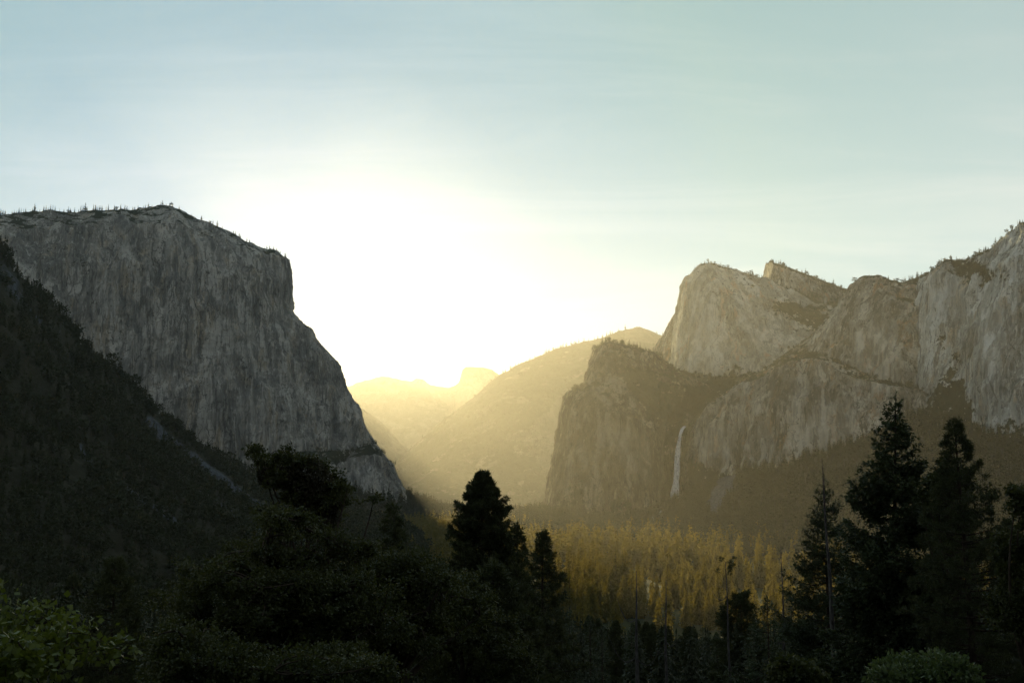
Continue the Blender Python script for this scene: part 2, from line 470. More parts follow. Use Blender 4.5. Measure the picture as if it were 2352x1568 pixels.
def loft(name, label, rails, nu, nv, mat, flute=10.0, block=6.0, fine=2.0, blur=3, vlen=None,
         fscale=1.0, veg_polys=(), far=1.0, veg_slope=0.55, pale_polys=(), pale_lines=(), seed=0, cat='mountain', top_soft=0, bare_polys=()):
    C = np.array([[at(a, b, Y * far) for a, b, Y in r] for r in rails])           # (R,K,3)
    G = resample(C, nv, vlen)                                   # along v
    G = resample(G.transpose(1, 0, 2), nu).transpose(1, 0, 2)   # (nv,nu,3)
    G = box_blur(G, blur)
    def normals(G):
        du = np.gradient(G, axis=1); dv = np.gradient(G, axis=0)
        n = np.cross(du, dv)
        return n / (np.linalg.norm(n, axis=-1, keepdims=True) + 1e-9)
    N = normals(G)
    f = fscale
    steep = np.clip(1.15 - np.abs(N[..., 2]) * 1.1, 0.25, 1)
    D = flute * steep * (fbm(G * np.array([f / 130, f / 130, f / 900]), 3, 0.5, seed + 1)
                 + 0.8 * ridged(G * np.array([f / 55, f / 55, f / 420]), 3, 0.55, seed + 2)
                 + 0.35 * ridged(G * np.array([f / 22, f / 22, f / 200]), 2, 0.5, seed + 8))
    D += block * fbm(G * np.array([f / 60, f / 60, f / 70]), 4, 0.55, seed + 3)
    D += fine * fbm(G * f / 11, 3, 0.6, seed + 4)
    # stepped ledges: quantised noise gives flat facets and corners
    q = fbm(G * np.array([f / 90, f / 90, f / 260]), 2, 0.5, seed + 6) * 5
    D += 0.55 * flute * (np.floor(q) + np.clip((q - np.floor(q)) * 5, 0, 1)) / 3
    G = G + N * D[..., None]
    N2 = normals(box_blur(G, 2))
    px, py = proj(G)
    veg = np.clip((N2[..., 2] - veg_slope) * 3.0, 0, 0.75) if veg_slope < 1 else np.zeros(px.shape)
    for poly in veg_polys:
        veg = np.maximum(veg, 0.85 * box_blur(in_poly(px, py, poly).astype(float), 40))
    for poly in bare_polys:
        veg = veg * (1 - box_blur(in_poly(px, py, poly).astype(float), 6))
    pale = np.zeros(px.shape)
    for poly in pale_polys:
        pale = np.maximum(pale, 0.85 * box_blur(in_poly(px, py, poly).astype(float), 25))
    for line, w in pale_lines:
        dd = seg_dist(px + 10 * fbm(G / 70, 3, 0.5, seed + 9), py, line)
        pale = np.maximum(pale, np.clip(1.3 - dd / w, 0, 1))
    idx = np.arange(nv * nu).reshape(nv, nu)
    F = np.stack([idx[:-1, :-1], idx[:-1, 1:], idx[1:, 1:], idx[1:, :-1]], -1).reshape(-1, 4)
    me = make_mesh(name, G.reshape(-1, 3), F, mat, {'veg': veg, 'pale': pale}, smooth=True)
    o = link(name, me)
    tag(o, label, cat, kind='structure')
    return dict(obj=o, G=G, N=N2, px=px, py=py, veg=veg, pale=pale)

def rim_points(L, n, x0, x1, seed):
    """points on the skyline of a loft as seen from the valley"""
    rng = np.random.default_rng(seed)
    px, py = L['px'], L['py']
    b = np.round(px / 3).astype(int)
    pts = []
    for x in rng.uniform(x0, x1, n):
        m = np.abs(px - x) < 3
        if not m.any(): continue
        k = np.argmin(np.where(m, py, 1e9))
        pts.append(L['G'].reshape(-1, 3)[k])
    return pts

# --- the big grey cliff
def rail(*pts): return list(pts)
VAL = -135.0
cliff = loft('granite_cliff', 'massive grey granite cliff with a flat wooded rim filling the left side', [
    # x:   off-left     0          150          300          400          500          590          side         behind       far behind (both unseen, stretched back to cast more shadow)
    rail((-420,1330,3100),(-60,1330,3300),(120,1330,3400),(300,1330,3500),(420,1330,3600),(560,1330,3700),(700,1330,3780),(960,1260,3950),(945,1260,4900),(925,1260,6800)),
    rail((-420,1120,3130),(-60,1120,3340),(120,1120,3440),(300,1120,3540),(430,1120,3630),(570,1120,3710),(690,1120,3790),(915,1110,3950),(902,1112,4900),(885,1115,6800)),
    rail((-420,1000,3150),(-50,1000,3380),(120,1000,3480),(300,1000,3570),(430,1000,3650),(565,1000,3720),(670,1000,3800),(842,1000,3960),(830,1003,4900),(812,1010,6800)),
    rail((-420,910,3170),(-40,910,3400),(130,910,3510),(300,910,3590),(430,910,3660),(560,910,3730),(650,910,3810),(799,910,3970),(786,915,4900),(768,925,6800)),
    rail((-420,835,3180),(-30,835,3420),(140,835,3530),(300,835,3600),(420,835,3670),(550,835,3740),(630,835,3830),(770,832,3980),(755,838,4900),(735,850,6800)),
    rail((-420,780,3190),(-20,780,3430),(140,780,3540),(300,780,3610),(420,780,3680),(540,780,3750),(615,775,3840),(714,780,3980),(698,786,4900),(680,800,6800)),
    rail((-420,710,3200),(-10,710,3440),(145,710,3550),(300,710,3620),(420,710,3690),(530,705,3760),(600,705,3850),(668,712,3980),(650,720,4900),(630,740,6800)),
    rail((-420,620,3260),(-5,610,3480),(148,610,3580),(300,600,3640),(415,600,3710),(510,620,3770),(590,635,3860),(667,640,3990),(645,655,4900),(620,690,6800)),
    rail((-420,535,3360),(-5,530,3560),(150,525,3640),(300,515,3680),(405,515,3750),(495,548,3800),(585,585,3880),(661,597,4000),(635,620,4900),(610,660,6800)),
    rail((-420,500,3450),(-5,493,3660),(150,492,3730),(298,486,3760),(395,478,3830),(490,518,3870),(580,564,3940),(655,588,4030),(625,615,4900),(600,650,6800)),
    rail((-420,510,3900),(-5,505,4000),(150,503,4050),(298,484,4000),(390,474,3930),(485,519,4000),(570,568,4060),(640,600,4130),(615,640,4900),(590,670,6800)),
    rail((-420,620,5000),(-5,630,5000),(150,630,5000),(298,630,5000),(390,640,5000),(485,680,5000),(540,720,5000),(580,760,5000),(560,760,5400),(540,760,6800)),
    rail((-420,1200,6000),(-5,1200,6000),(150,1200,6000),(298,1200,6000),(390,1200,6000),(450,1200,6000),(500,1200,6000),(520,1200,6000),(500,1200,6500),(480,1200,7000)),
  ], 620, 440, M_cliff, flute=18, block=11, fine=2.8, blur=2, seed=11,
  vlen=[0.8,1,1,1,1,1,1,1,0.9,0.5,0.4,0.3], veg_slope=0.62,
  veg_polys=[[(150,605),(205,600),(200,612),(160,620)]],
  pale_polys=[[(540,880),(600,930),(640,1070),(600,1060),(560,960)],[(735,990),(800,1040),(850,1100),(800,1090)]],
  cat='cliff')

# --- broken rock steps at its foot
buttress = loft('rock_buttress', 'broken pale rock step below the right end of the grey cliff', [
    rail((620,1290,3650),(690,1290,3650),(760,1290,3660),(830,1280,3680),(880,1260,3700),(930,1250,3720),(965,1240,3760),(960,1240,4300)),
    rail((640,1150,3690),(690,1150,3690),(760,1165,3700),(815,1170,3720),(865,1165,3740),(912,1160,3760),(940,1165,3800),(930,1170,4300)),
    rail((650,1090,3720),(695,1085,3720),(760,1090,3730),(815,1100,3750),(860,1100,3770),(900,1108,3790),(924,1124,3820),(910,1140,4300)),
    rail((655,1060,3750),(700,1052,3750),(755,1050,3760),(810,1052,3780),(850,1040,3800),(885,1056,3830),(908,1078,3860),(890,1110,4300)),
    rail((660,1045,3790),(700,1038,3790),(750,1034,3800),(805,1036,3820),(848,1020,3850),(878,1040,3880),(900,1066,3900),(880,1090,4300)),
    rail((660,1045,4000),(700,1045,4000),(750,1045,4000),(800,1045,4050),(840,1040,4100),(860,1050,4150),(880,1080,4200),(870,1090,4300)),
  ], 220, 150, M_cliff, flute=8, block=8, fine=3, seed=23, veg_slope=0.5, cat='cliff',
  veg_polys=[[(690,1030),(810,1030),(800,1060),(760,1075),(700,1070)],[(690,1100),(760,1100),(900,1160),(960,1200),(690,1200)]],
  pale_polys=[[(800,1050),(840,1060),(880,1120),(900,1140),(850,1125),(810,1085)]])

toe_slope = loft('toe_slope', 'dark forested slope at the foot of the grey cliff, sinking to the right', [
    rail((640,1300,2900),(780,1300,2900),(880,1300,2900),(960,1300,2900),(1040,1300,2900),(1120,1300,2900),(1200,1300,2900)),
    rail((640,1200,3350),(780,1200,3380),(880,1205,3420),(960,1215,3420),(1040,1228,3350),(1120,1238,3250),(1200,1246,3150)),
    rail((640,1120,3700),(780,1120,3760),(870,1128,3860),(940,1146,3900),(1010,1168,3880),(1090,1192,3800),(1180,1212,3700)),
    rail((640,1130,4100),(780,1135,4100),(870,1140,4150),(940,1156,4200),(1010,1178,4200),(1090,1200,4150),(1180,1216,4100)),
  ], 160, 90, M_slope, flute=3, block=10, fine=3, seed=29, veg_slope=1.1, cat='hillside')
# --- dark wooded spur on the left
slope_left = loft('wooded_hillside', 'dark wooded hillside with grey talus chutes running down from the left', [
    rail((-520,1640,420),(-250,1600,480),(0,1560,560),(120,1530,620),(240,1500,680),(360,1480,760),(480,1450,820),(600,1420,900),(760,1390,1000),(980,1350,1150)),
    rail((-520,1380,600),(-250,1370,650),(0,1350,740),(120,1345,800),(240,1340,880),(360,1340,960),(480,1335,1050),(600,1330,1150),(760,1320,1260),(980,1310,1400)),
    rail((-520,1100,820),(-250,1110,880),(0,1120,960),(120,1140,1020),(240,1160,1100),(360,1180,1200),(480,1205,1320),(600,1235,1450),(760,1255,1650),(980,1270,1850)),
    rail((-520,800,1020),(-250,840,1080),(0,880,1160),(100,920,1220),(200,970,1320),(320,1045,1460),(440,1100,1620),(570,1155,1800),(740,1205,2000),(960,1235,2200)),
    rail((-520,560,1150),(-250,610,1230),(0,700,1320),(90,750,1390),(180,840,1500),(290,930,1660),(410,1030,1830),(545,1095,2050),(720,1170,2250),(940,1218,2450)),
    rail((-520,400,1220),(-250,470,1320),(-20,545,1420),(70,665,1490),(150,760,1600),(262,862,1760),(372,972,1930),(520,1055,2150),(700,1150,2350),(920,1208,2550)),
    rail((-520,460,1500),(-250,530,1650),(-40,620,1750),(40,720,1800),(120,820,1900),(230,920,2050),(340,1020,2200),(490,1090,2400),(680,1170,2600),(900,1215,2700)),
    rail((-520,1200,2600),(-250,1200,2600),(-40,1200,2600),(40,1230,2700),(120,1230,2700),(230,1240,2700),(340,1240,2700),(490,1240,2800),(680,1240,2900),(900,1240,2950)),
  ], 330, 260, M_slope, flute=9, block=16, fine=3, blur=3, seed=31, veg_slope=1.1, cat='hillside',
  pale_lines=[([(345,965),(379,1002),(562,1141),(700,1235)],11),([(385,1090),(470,1140),(560,1195),(690,1250)],8),
              ([(230,1080),(330,1150),(430,1215)],5),([(170,1020),(215,1068)],5),([(60,700),(100,745)],2)],
  pale_polys=[[(0,600),(40,640),(60,700),(30,690),(0,650)],[(130,700),(150,760),(130,780)]])

# --- far ridges up the valley
far_ridge = loft('far_ridge', 'farthest pale ridge with a low knob in the bright valley gap', [
    rail(*[(x,1130,10500) for x in (560,700,800,850,885,915,945,958,975,990,1015,1040,1080,1140,1250,1400)]),
    rail(*[(x,1010,11500) for x in (560,700,800,850,885,915,945,958,975,990,1015,1040,1080,1140,1250,1400)]),
    rail((560,960,12600),(700,925,12600),(800,887,12600),(838,872,12600),(880,860,12600),(905,867,12600),(944,874,12600),(956,869,12600),(972,872,12600),(986,882,12600),(1012,887,12600),(1040,889,12600),(1080,885,12600),(1140,880,12600),(1250,880,12600),(1400,880,12600)),
    rail(*[(x,1000,14500) for x in (560,700,800,850,885,915,945,958,975,990,1015,1040,1080,1140,1250,1400)]),
  ], 300, 110, M_far, flute=12, block=22, fine=6, blur=1, seed=41, fscale=0.35, far=1.2, veg_slope=1.1, cat='ridge')
half_dome = loft('rounded_peak', 'distant rounded granite peak with one sheer side in the valley gap', [
    rail((1020,1010,10800),(1046,1010,10700),(1056,1010,10650),(1068,1010,10600),(1085,1010,10600),(1110,1010,10650),(1130,1010,10700),(1150,1010,10800),(1200,1010,11000)),
    rail((1030,905,11200),(1046,900,11150),(1053,895,11100),(1066,895,11050),(1085,895,11050),(1110,895,11100),(1132,895,11150),(1160,900,11200),(1200,905,11300)),
    rail((1030,893,11300),(1046,886,11280),(1054,880,11250),(1064,862,11250),(1085,858,11250),(1110,860,11250),(1132,866,11280),(1162,884,11300),(1200,900,11400)),
    rail((1030,890,11400),(1047,884,11400),(1055,878,11400),(1063,848,11400),(1069,842,11400),(1108,843,11400),(1130,849,11400),(1160,870,11420),(1200,896,11500)),
    rail((1030,900,11800),(1047,890,11800),(1057,882,11800),(1066,854,11700),(1082,849,11700),(1108,848,11700),(1130,855,11700),(1160,880,11800),(1200,900,11800)),
    rail(*[(x,1010,12300) for x in (1020,1046,1056,1068,1085,1110,1130,1150,1200)]),
  ], 160, 90, M_far, flute=5, block=7, fine=3, blur=1, seed=43, fscale=0.4, far=1.18, veg_slope=1.1, cat='mountain')
north_wall = loft('far_valley_wall', 'hazy sunlit valley wall behind the right end of the grey cliff', [
    rail((600,1150,7600),(760,1150,7600),(850,1150,7600),(900,1140,7700),(950,1130,7800),(1010,1125,8000),(1060,1120,8400)),
    rail((600,1000,8000),(760,1000,8000),(840,1010,8000),(880,1030,8050),(925,1060,8100),(980,1090,8300),(1040,1100,8600)),
    rail((600,925,8600),(760,925,8600),(830,935,8600),(870,960,8600),(915,1010,8650),(965,1060,8700),(1030,1090,8900)),
    rail((600,1150,9800),(760,1150,9800),(840,1150,9800),(880,1150,9800),(915,1150,9800),(965,1150,9800),(1030,1150,9800)),
  ], 150, 100, M_far, flute=18, block=24, fine=6, blur=2, seed=45, fscale=0.4, far=1.2, veg_slope=1.1, cat='cliff')
mid_ridge = loft('wooded_ridge', 'long hazy wooded ridge rising to a bald dome in the middle of the valley', [
    rail((890,1150,5200),(915,1150,5100),(975,1150,5000),(1040,1150,5000),(1095,1150,5000),(1150,1150,5000),(1215,1160,5000),(1300,1160,5000),(1400,1160,5000),(1470,1160,5000),(1530,1160,5000),(1640,1160,5000)),
    rail((895,1105,5600),(918,1095,5500),(980,1080,5400),(1045,1060,5350),(1100,1050,5350),(1155,1045,5350),(1220,1040,5350),(1300,1040,5350),(1400,1040,5400),(1470,1040,5450),(1530,1040,5500),(1640,1040,5500)),
    rail((900,1080,5900),(920,1062,5850),(985,1015,5800),(1050,975,5750),(1100,945,5700),(1152,920,5700),(1220,900,5700),(1300,890,5750),(1400,880,5800),(1470,880,5850),(1530,890,5900),(1640,890,5900)),
    rail((903,1065,6200),(924,1045,6200),(988,992,6200),(1050,942,6200),(1100,898,6200),(1150,858,6200),(1218,824,6300),(1300,797,6400),(1400,770,6500),(1466,752,6600),(1528,776,6600),(1640,820,6600)),
    rail((903,1080,6700),(924,1065,6700),(988,1020,6700),(1050,970,6700),(1100,930,6700),(1150,890,6700),(1218,850,6900),(1300,820,7000),(1410,772,7000),(1470,752,7000),(1525,775,7000),(1640,830,7000)),
    rail((903,1150,7600),(924,1150,7600),(988,1150,7600),(1050,1150,7600),(1100,1150,7800),(1150,1150,8000),(1218,1150,8000),(1300,1150,8200),(1410,1150,8200),(1470,1150,8200),(1525,1150,8200),(1640,1150,8200)),
  ], 300, 180, M_far, flute=16, block=18, fine=4, blur=2, seed=51, fscale=0.5, far=1.42, veg_slope=0.35, cat='ridge',
  bare_polys=[[(1430,745),(1520,745),(1530,790),(1440,785)],[(1300,900),(1400,880),(1400,1060),(1260,1100),(1200,1000)]])

# --- right-hand cliffs
peak_back = loft('back_spire', 'sharp-edged peak half hidden behind the middle peak on the right', [
    rail((1748,900,4950),(1760,900,4480),(1790,900,4450),(1850,900,4440),(1900,900,4440),(1950,900,4440),(2060,900,4440)),
    rail((1750,740,4980),(1763,740,4520),(1792,740,4480),(1850,740,4470),(1900,750,4470),(1950,760,4470),(2060,760,4470)),
    rail((1757,640,5000),(1769,640,4540),(1795,650,4500),(1850,665,4500),(1900,685,4500),(1950,700,4500),(2060,720,4500)),
    rail((1762,606,5020),(1773,602,4560),(1797,609,4530),(1850,630,4540),(1900,648,4550),(1948,666,4560),(2060,700,4560)),
    rail((1764,615,5100),(1775,606,4800),(1798,613,4800),(1850,634,4800),(1900,652,4800),(1948,670,4800),(2060,710,4800)),
    rail(*[(x,900,5300) for x in (1764,1775,1798,1850,1900,1948,2060)]),
  ], 190, 130, M_tan, flute=7, block=7, fine=2.5, blur=1, seed=61, veg_slope=0.45, cat='mountain',
  veg_polys=[[(1785,670),(1840,660),(1940,680),(1930,740),(1850,740),(1790,700)]])
peak_side = loft('peak_shoulder', 'shaded shoulder of rock at the left foot of the middle peak', [
    rail((1480,930,4900),(1500,930,4800),(1528,930,4750),(1560,930,4740),(1600,930,4740),(1640,930,4800)),
    rail((1490,840,4950),(1506,835,4840),(1528,830,4790),(1558,830,4780),(1600,830,4780),(1640,830,4780)),
    rail((1500,800,4980),(1512,795,4870),(1535,770,4830),(1560,760,4810),(1600,750,4810),(1640,750,4810)),
    rail((1508,800,5000),(1520,772,4900),(1545,725,4880),(1570,690,4860),(1600,680,4860),(1640,680,4860)),
    rail((1515,820,5100),(1525,790,5050),(1550,745,5050),(1572,710,5050),(1600,700,5050),(1640,700,5050)),
    rail(*[(x,930,5300) for x in (1515,1525,1550,1572,1600,1640)]),
  ], 120, 120, M_tan, flute=9, block=8, fine=2, blur=1, seed=63, veg_slope=0.5, cat='mountain')
peak = loft('middle_peak', 'pale rounded granite peak with a thin sunlit left edge', [
    rail((1530,960,4560),(1547,960,4110),(1572,960,3980),(1625,960,3930),(1670,960,3900),(1730,960,3880),(1790,960,3870),(1880,960,3870),(1980,960,3870)),
    rail((1540,850,4580),(1555,842,4140),(1580,850,4020),(1625,850,3970),(1675,850,3940),(1735,850,3920),(1795,850,3900),(1880,850,3900),(1980,850,3900)),
    rail((1553,775,4600),(1565,770,4170),(1590,765,4060),(1635,765,4010),(1690,770,3990),(1745,780,3980),(1800,790,3980),(1880,790,3990),(1980,790,3990)),
    rail((1562,710,4620),(1573,705,4200),(1596,695,4090),(1640,690,4040),(1700,700,4040),(1750,715,4050),(1805,735,4060),(1880,750,4080),(1980,750,4080)),
    rail((1571,655,4640),(1581,652,4220),(1602,645,4120),(1640,640,4080),(1700,655,4100),(1752,670,4120),(1805,690,4150),(1880,715,4180),(1980,720,4180)),
    rail((1580,640,4660),(1588,632,4260),(1612,613,4170),(1642,609,4140),(1692,623,4170),(1755,641,4200),(1805,665,4240),(1880,695,4280),(1980,700,4280)),
    rail((1590,650,4700),(1596,644,4520),(1618,620,4440),(1646,616,4420),(1694,632,4420),(1757,650,4450),(1805,675,4480),(1880,700,4500),(1980,710,4500)),
    rail(*[(x,930,5000) for x in (1600,1602,1618,1646,1694,1757,1805,1880,1980)]),
  ], 360, 300, M_pale, flute=12, block=11, fine=2.5, blur=1, seed=65, veg_slope=0.66, cat='mountain',
  veg_polys=[[(1770,690),(1830,690),(1930,720),(1900,770),(1820,740),(1770,720)],[(1660,862),(1700,850),(1770,850),(1770,900),(1640,900)]],
  pale_polys=[[(1680,720),(1760,760),(1870,790),(1850,800),(1740,790)],[(1590,650),(1640,700),(1640,800),(1580,830)]])
bowl = loft('hanging_valley', 'dark brushy hanging valley above the waterfall', [
    rail((1440,1060,3420),(1500,1060,3420),(1550,1060,3425),(1575,1060,3425),(1620,1060,3430),(1700,1060,3430),(1800,1060,3430),(1900,1060,3430)),
    rail((1440,985,3460),(1500,985,3460),(1548,983,3440),(1572,982,3440),(1620,975,3450),(1700,960,3450),(1800,940,3460),(1900,930,3460)),
    rail((1440,930,3560),(1500,940,3560),(1550,948,3560),(1580,945,3560),(1630,915,3560),(1700,905,3560),(1800,890,3560),(1900,880,3560)),
    rail((1440,890,3750),(1500,890,3750),(1560,890,3750),(1600,890,3750),(1650,885,3750),(1700,880,3750),(1800,870,3750),(1900,860,3750)),
    rail((1440,870,4000),(1500,865,4000),(1560,850,4000),(1600,860,4000),(1650,855,4000),(1700,862,4000),(1800,845,4000),(1900,840,4000)),
  ], 160, 100, M_tan, flute=3, block=10, fine=5, blur=3, seed=67, veg_slope=-0.2, cat='hillside',
  veg_polys=[[(1400,840),(1900,840),(1900,990),(1400,990)]])
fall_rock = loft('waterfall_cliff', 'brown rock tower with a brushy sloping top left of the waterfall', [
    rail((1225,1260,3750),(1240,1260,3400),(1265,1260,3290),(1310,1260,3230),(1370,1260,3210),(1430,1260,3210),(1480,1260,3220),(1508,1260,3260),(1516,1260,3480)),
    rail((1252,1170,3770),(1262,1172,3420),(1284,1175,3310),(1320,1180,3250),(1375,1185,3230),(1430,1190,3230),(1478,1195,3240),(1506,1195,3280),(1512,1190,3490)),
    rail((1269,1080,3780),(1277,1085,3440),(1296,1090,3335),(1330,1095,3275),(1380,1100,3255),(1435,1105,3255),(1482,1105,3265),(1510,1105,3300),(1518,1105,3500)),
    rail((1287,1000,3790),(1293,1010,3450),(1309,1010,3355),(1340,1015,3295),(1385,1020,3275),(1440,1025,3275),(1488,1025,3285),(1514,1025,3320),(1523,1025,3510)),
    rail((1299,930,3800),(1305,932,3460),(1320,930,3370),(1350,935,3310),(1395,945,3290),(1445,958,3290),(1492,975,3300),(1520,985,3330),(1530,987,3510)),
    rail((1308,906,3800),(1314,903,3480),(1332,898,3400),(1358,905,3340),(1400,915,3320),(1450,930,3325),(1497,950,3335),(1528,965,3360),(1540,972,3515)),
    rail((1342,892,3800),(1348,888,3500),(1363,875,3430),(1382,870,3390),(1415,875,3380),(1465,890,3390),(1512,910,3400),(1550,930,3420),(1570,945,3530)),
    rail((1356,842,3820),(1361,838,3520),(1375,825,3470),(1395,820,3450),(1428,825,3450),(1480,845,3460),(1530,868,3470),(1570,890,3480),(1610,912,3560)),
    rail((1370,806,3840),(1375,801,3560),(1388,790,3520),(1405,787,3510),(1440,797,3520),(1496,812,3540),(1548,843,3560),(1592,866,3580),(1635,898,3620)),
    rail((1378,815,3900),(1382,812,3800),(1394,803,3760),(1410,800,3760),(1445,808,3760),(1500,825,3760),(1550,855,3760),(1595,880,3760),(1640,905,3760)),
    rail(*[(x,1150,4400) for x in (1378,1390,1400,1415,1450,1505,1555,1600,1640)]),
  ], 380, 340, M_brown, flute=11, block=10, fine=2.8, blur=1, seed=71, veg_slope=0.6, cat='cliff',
  veg_polys=[[(1480,900),(1560,880),(1640,890),(1600,960),(1540,985),(1480,965)],[(1420,840),(1480,840),(1540,880),(1500,940),(1440,900)],
             [(1270,1150),(1320,1100),(1350,1120),(1330,1190),(1270,1190)],[(1400,1130),(1450,1140),(1450,1190),(1390,1190)],
             [(1250,1185),(1540,1190),(1540,1260),(1230,1260)]],
  pale_polys=[[(1390,960),(1480,985),(1500,1100),(1440,1100)]])
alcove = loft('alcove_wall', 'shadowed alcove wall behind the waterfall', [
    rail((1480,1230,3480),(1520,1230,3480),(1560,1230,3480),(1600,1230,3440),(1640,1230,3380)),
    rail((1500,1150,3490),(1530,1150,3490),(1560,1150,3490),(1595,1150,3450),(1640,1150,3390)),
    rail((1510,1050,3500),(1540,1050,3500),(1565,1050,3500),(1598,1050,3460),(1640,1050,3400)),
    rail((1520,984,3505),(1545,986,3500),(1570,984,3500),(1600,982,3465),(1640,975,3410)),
  ], 90, 110, M_alcove, flute=6, block=4, fine=2, seed=73, veg_slope=0.7, cat='cliff', veg_polys=[[(1520,1100),(1560,1060),(1570,1160),(1500,1180)]])
lower_wall = loft('lower_wall', 'streaked brown lower cliff wall right of the waterfall', [
    rail((1560,1250,3500),(1588,1250,3320),(1620,1250,3230),(1680,1250,3160),(1740,1250,3100),(1800,1250,3050),(1870,1250,3000),(1950,1250,2950),(2040,1250,2900),(2140,1250,2870)),
    rail((1565,1120,3520),(1588,1120,3340),(1622,1120,3250),(1680,1120,3180),(1740,1120,3120),(1800,1120,3070),(1870,1120,3020),(1950,1110,2975),(2040,1100,2930),(2140,1080,2900)),
    rail((1570,1040,3530),(1592,1040,3360),(1625,1040,3270),(1682,1040,3205),(1742,1035,3145),(1802,1030,3095),(1870,1030,3045),(1950,1020,3000),(2040,1010,2950),(2140,1000,2920)),
    rail((1570,1000,3540),(1594,990,3370),(1628,975,3285),(1685,960,3230),(1745,945,3170),(1805,930,3120),(1870,930,3070),(1950,940,3020),(2040,950,2970),(2140,950,2940)),
    rail((1572,982,3550),(1597,966,3390),(1635,930,3320),(1690,890,3270),(1755,862,3210),(1815,828,3160),(1875,826,3110),(1945,855,3050),(2035,884,3000),(2140,910,2960)),
    rail((1580,975,3560),(1605,955,3450),(1645,918,3390),(1700,880,3340),(1765,848,3280),(1822,816,3230),(1880,818,3160),(1945,849,3100),(2035,879,3050),(2140,905,2990)),
    rail((1600,985,3650),(1620,960,3600),(1660,930,3600),(1710,890,3600),(1775,855,3500),(1830,825,3400),(1880,825,3300),(1945,853,3230),(2035,884,3180),(2140,908,3100)),
  ], 440, 280, M_tan, flute=13, block=10, fine=2.6, blur=1, seed=75, veg_slope=0.6, cat='cliff',
  veg_polys=[[(1580,1050),(1680,1090),(1760,1085),(1850,1055),(1990,1005),(2140,940),(2140,1250),(1560,1250)]],
  pale_polys=[[(1880,930),(1960,920),(1960,1000),(1830,1030),(1840,990)],[(1600,1000),(1660,960),(1680,1050),(1610,1050)],[(1900,830),(2000,870),(2080,900),(2000,900)]])
upper_wall = loft('upper_wall', 'tall stained cliff wall above the lower wall on the right', [
    rail((1700,980,3700),(1745,980,3500),(1800,980,3400),(1860,980,3300),(1930,980,3220),(2000,980,3160),(2060,980,3100),(2120,980,3060),(2180,980,3040)),
    rail((1715,880,3720),(1760,870,3530),(1815,850,3430),(1875,850,3330),(1940,870,3250),(2005,890,3190),(2062,905,3130),(2120,915,3090),(2180,920,3070)),
    rail((1735,860,3740),(1785,840,3560),(1840,800,3470),(1895,790,3370),(1950,800,3290),(2010,800,3220),(2065,820,3160),(2122,830,3120),(2180,830,3100)),
    rail((1760,850,3760),(1830,805,3600),(1882,755,3510),(1920,740,3410),(1965,740,3320),(2015,730,3260),(2068,745,3200),(2125,750,3170),(2180,750,3150)),
    rail((1790,830,3780),(1868,770,3640),(1912,725,3550),(1940,690,3450),(1975,680,3370),(2020,675,3310),(2072,690,3260),(2125,700,3230),(2180,700,3210)),
    rail((1810,815,3800),(1890,750,3670),(1932,697,3580),(1957,657,3500),(1985,643,3430),(2022,638,3370),(2075,657,3320),(2125,668,3300),(2180,670,3300)),
    rail((1830,830,3900),(1900,760,3820),(1945,710,3760),(1970,668,3700),(1990,650,3650),(2028,646,3600),(2078,664,3550),(2125,675,3500),(2180,675,3500)),
    rail(*[(x,900,4200) for x in (1850,1910,1950,1975,1995,2032,2080,2125,2180)]),
  ], 380, 300, M_tan, flute=14, block=11, fine=2.8, blur=1, seed=77, veg_slope=0.6, cat='cliff',
  pale_polys=[[(1960,760),(2060,740),(2060,880),(1960,870)],[(1880,760),(1930,690),(1940,700),(1890,790)]])
back_knoll = loft('wooded_knoll', 'small wooded knoll on the skyline between the right cliffs', [
    rail(*[(x,720,3900) for x in (2020,2060,2085,2105,2130,2170)]),
    rail((2020,690,3950),(2060,660,3950),(2080,645,3950),(2105,638,3950),(2130,640,3950),(2170,660,3950)),
    rail((2020,700,4100),(2060,665,4100),(2080,650,4100),(2105,643,4100),(2130,645,4100),(2170,665,4100)),
    rail(*[(x,760,4300) for x in (2020,2060,2085,2105,2130,2170)]),
  ], 60, 40, M_tan, flute=3, block=4, fine=2, seed=79, veg_slope=0.3, cat='hill')
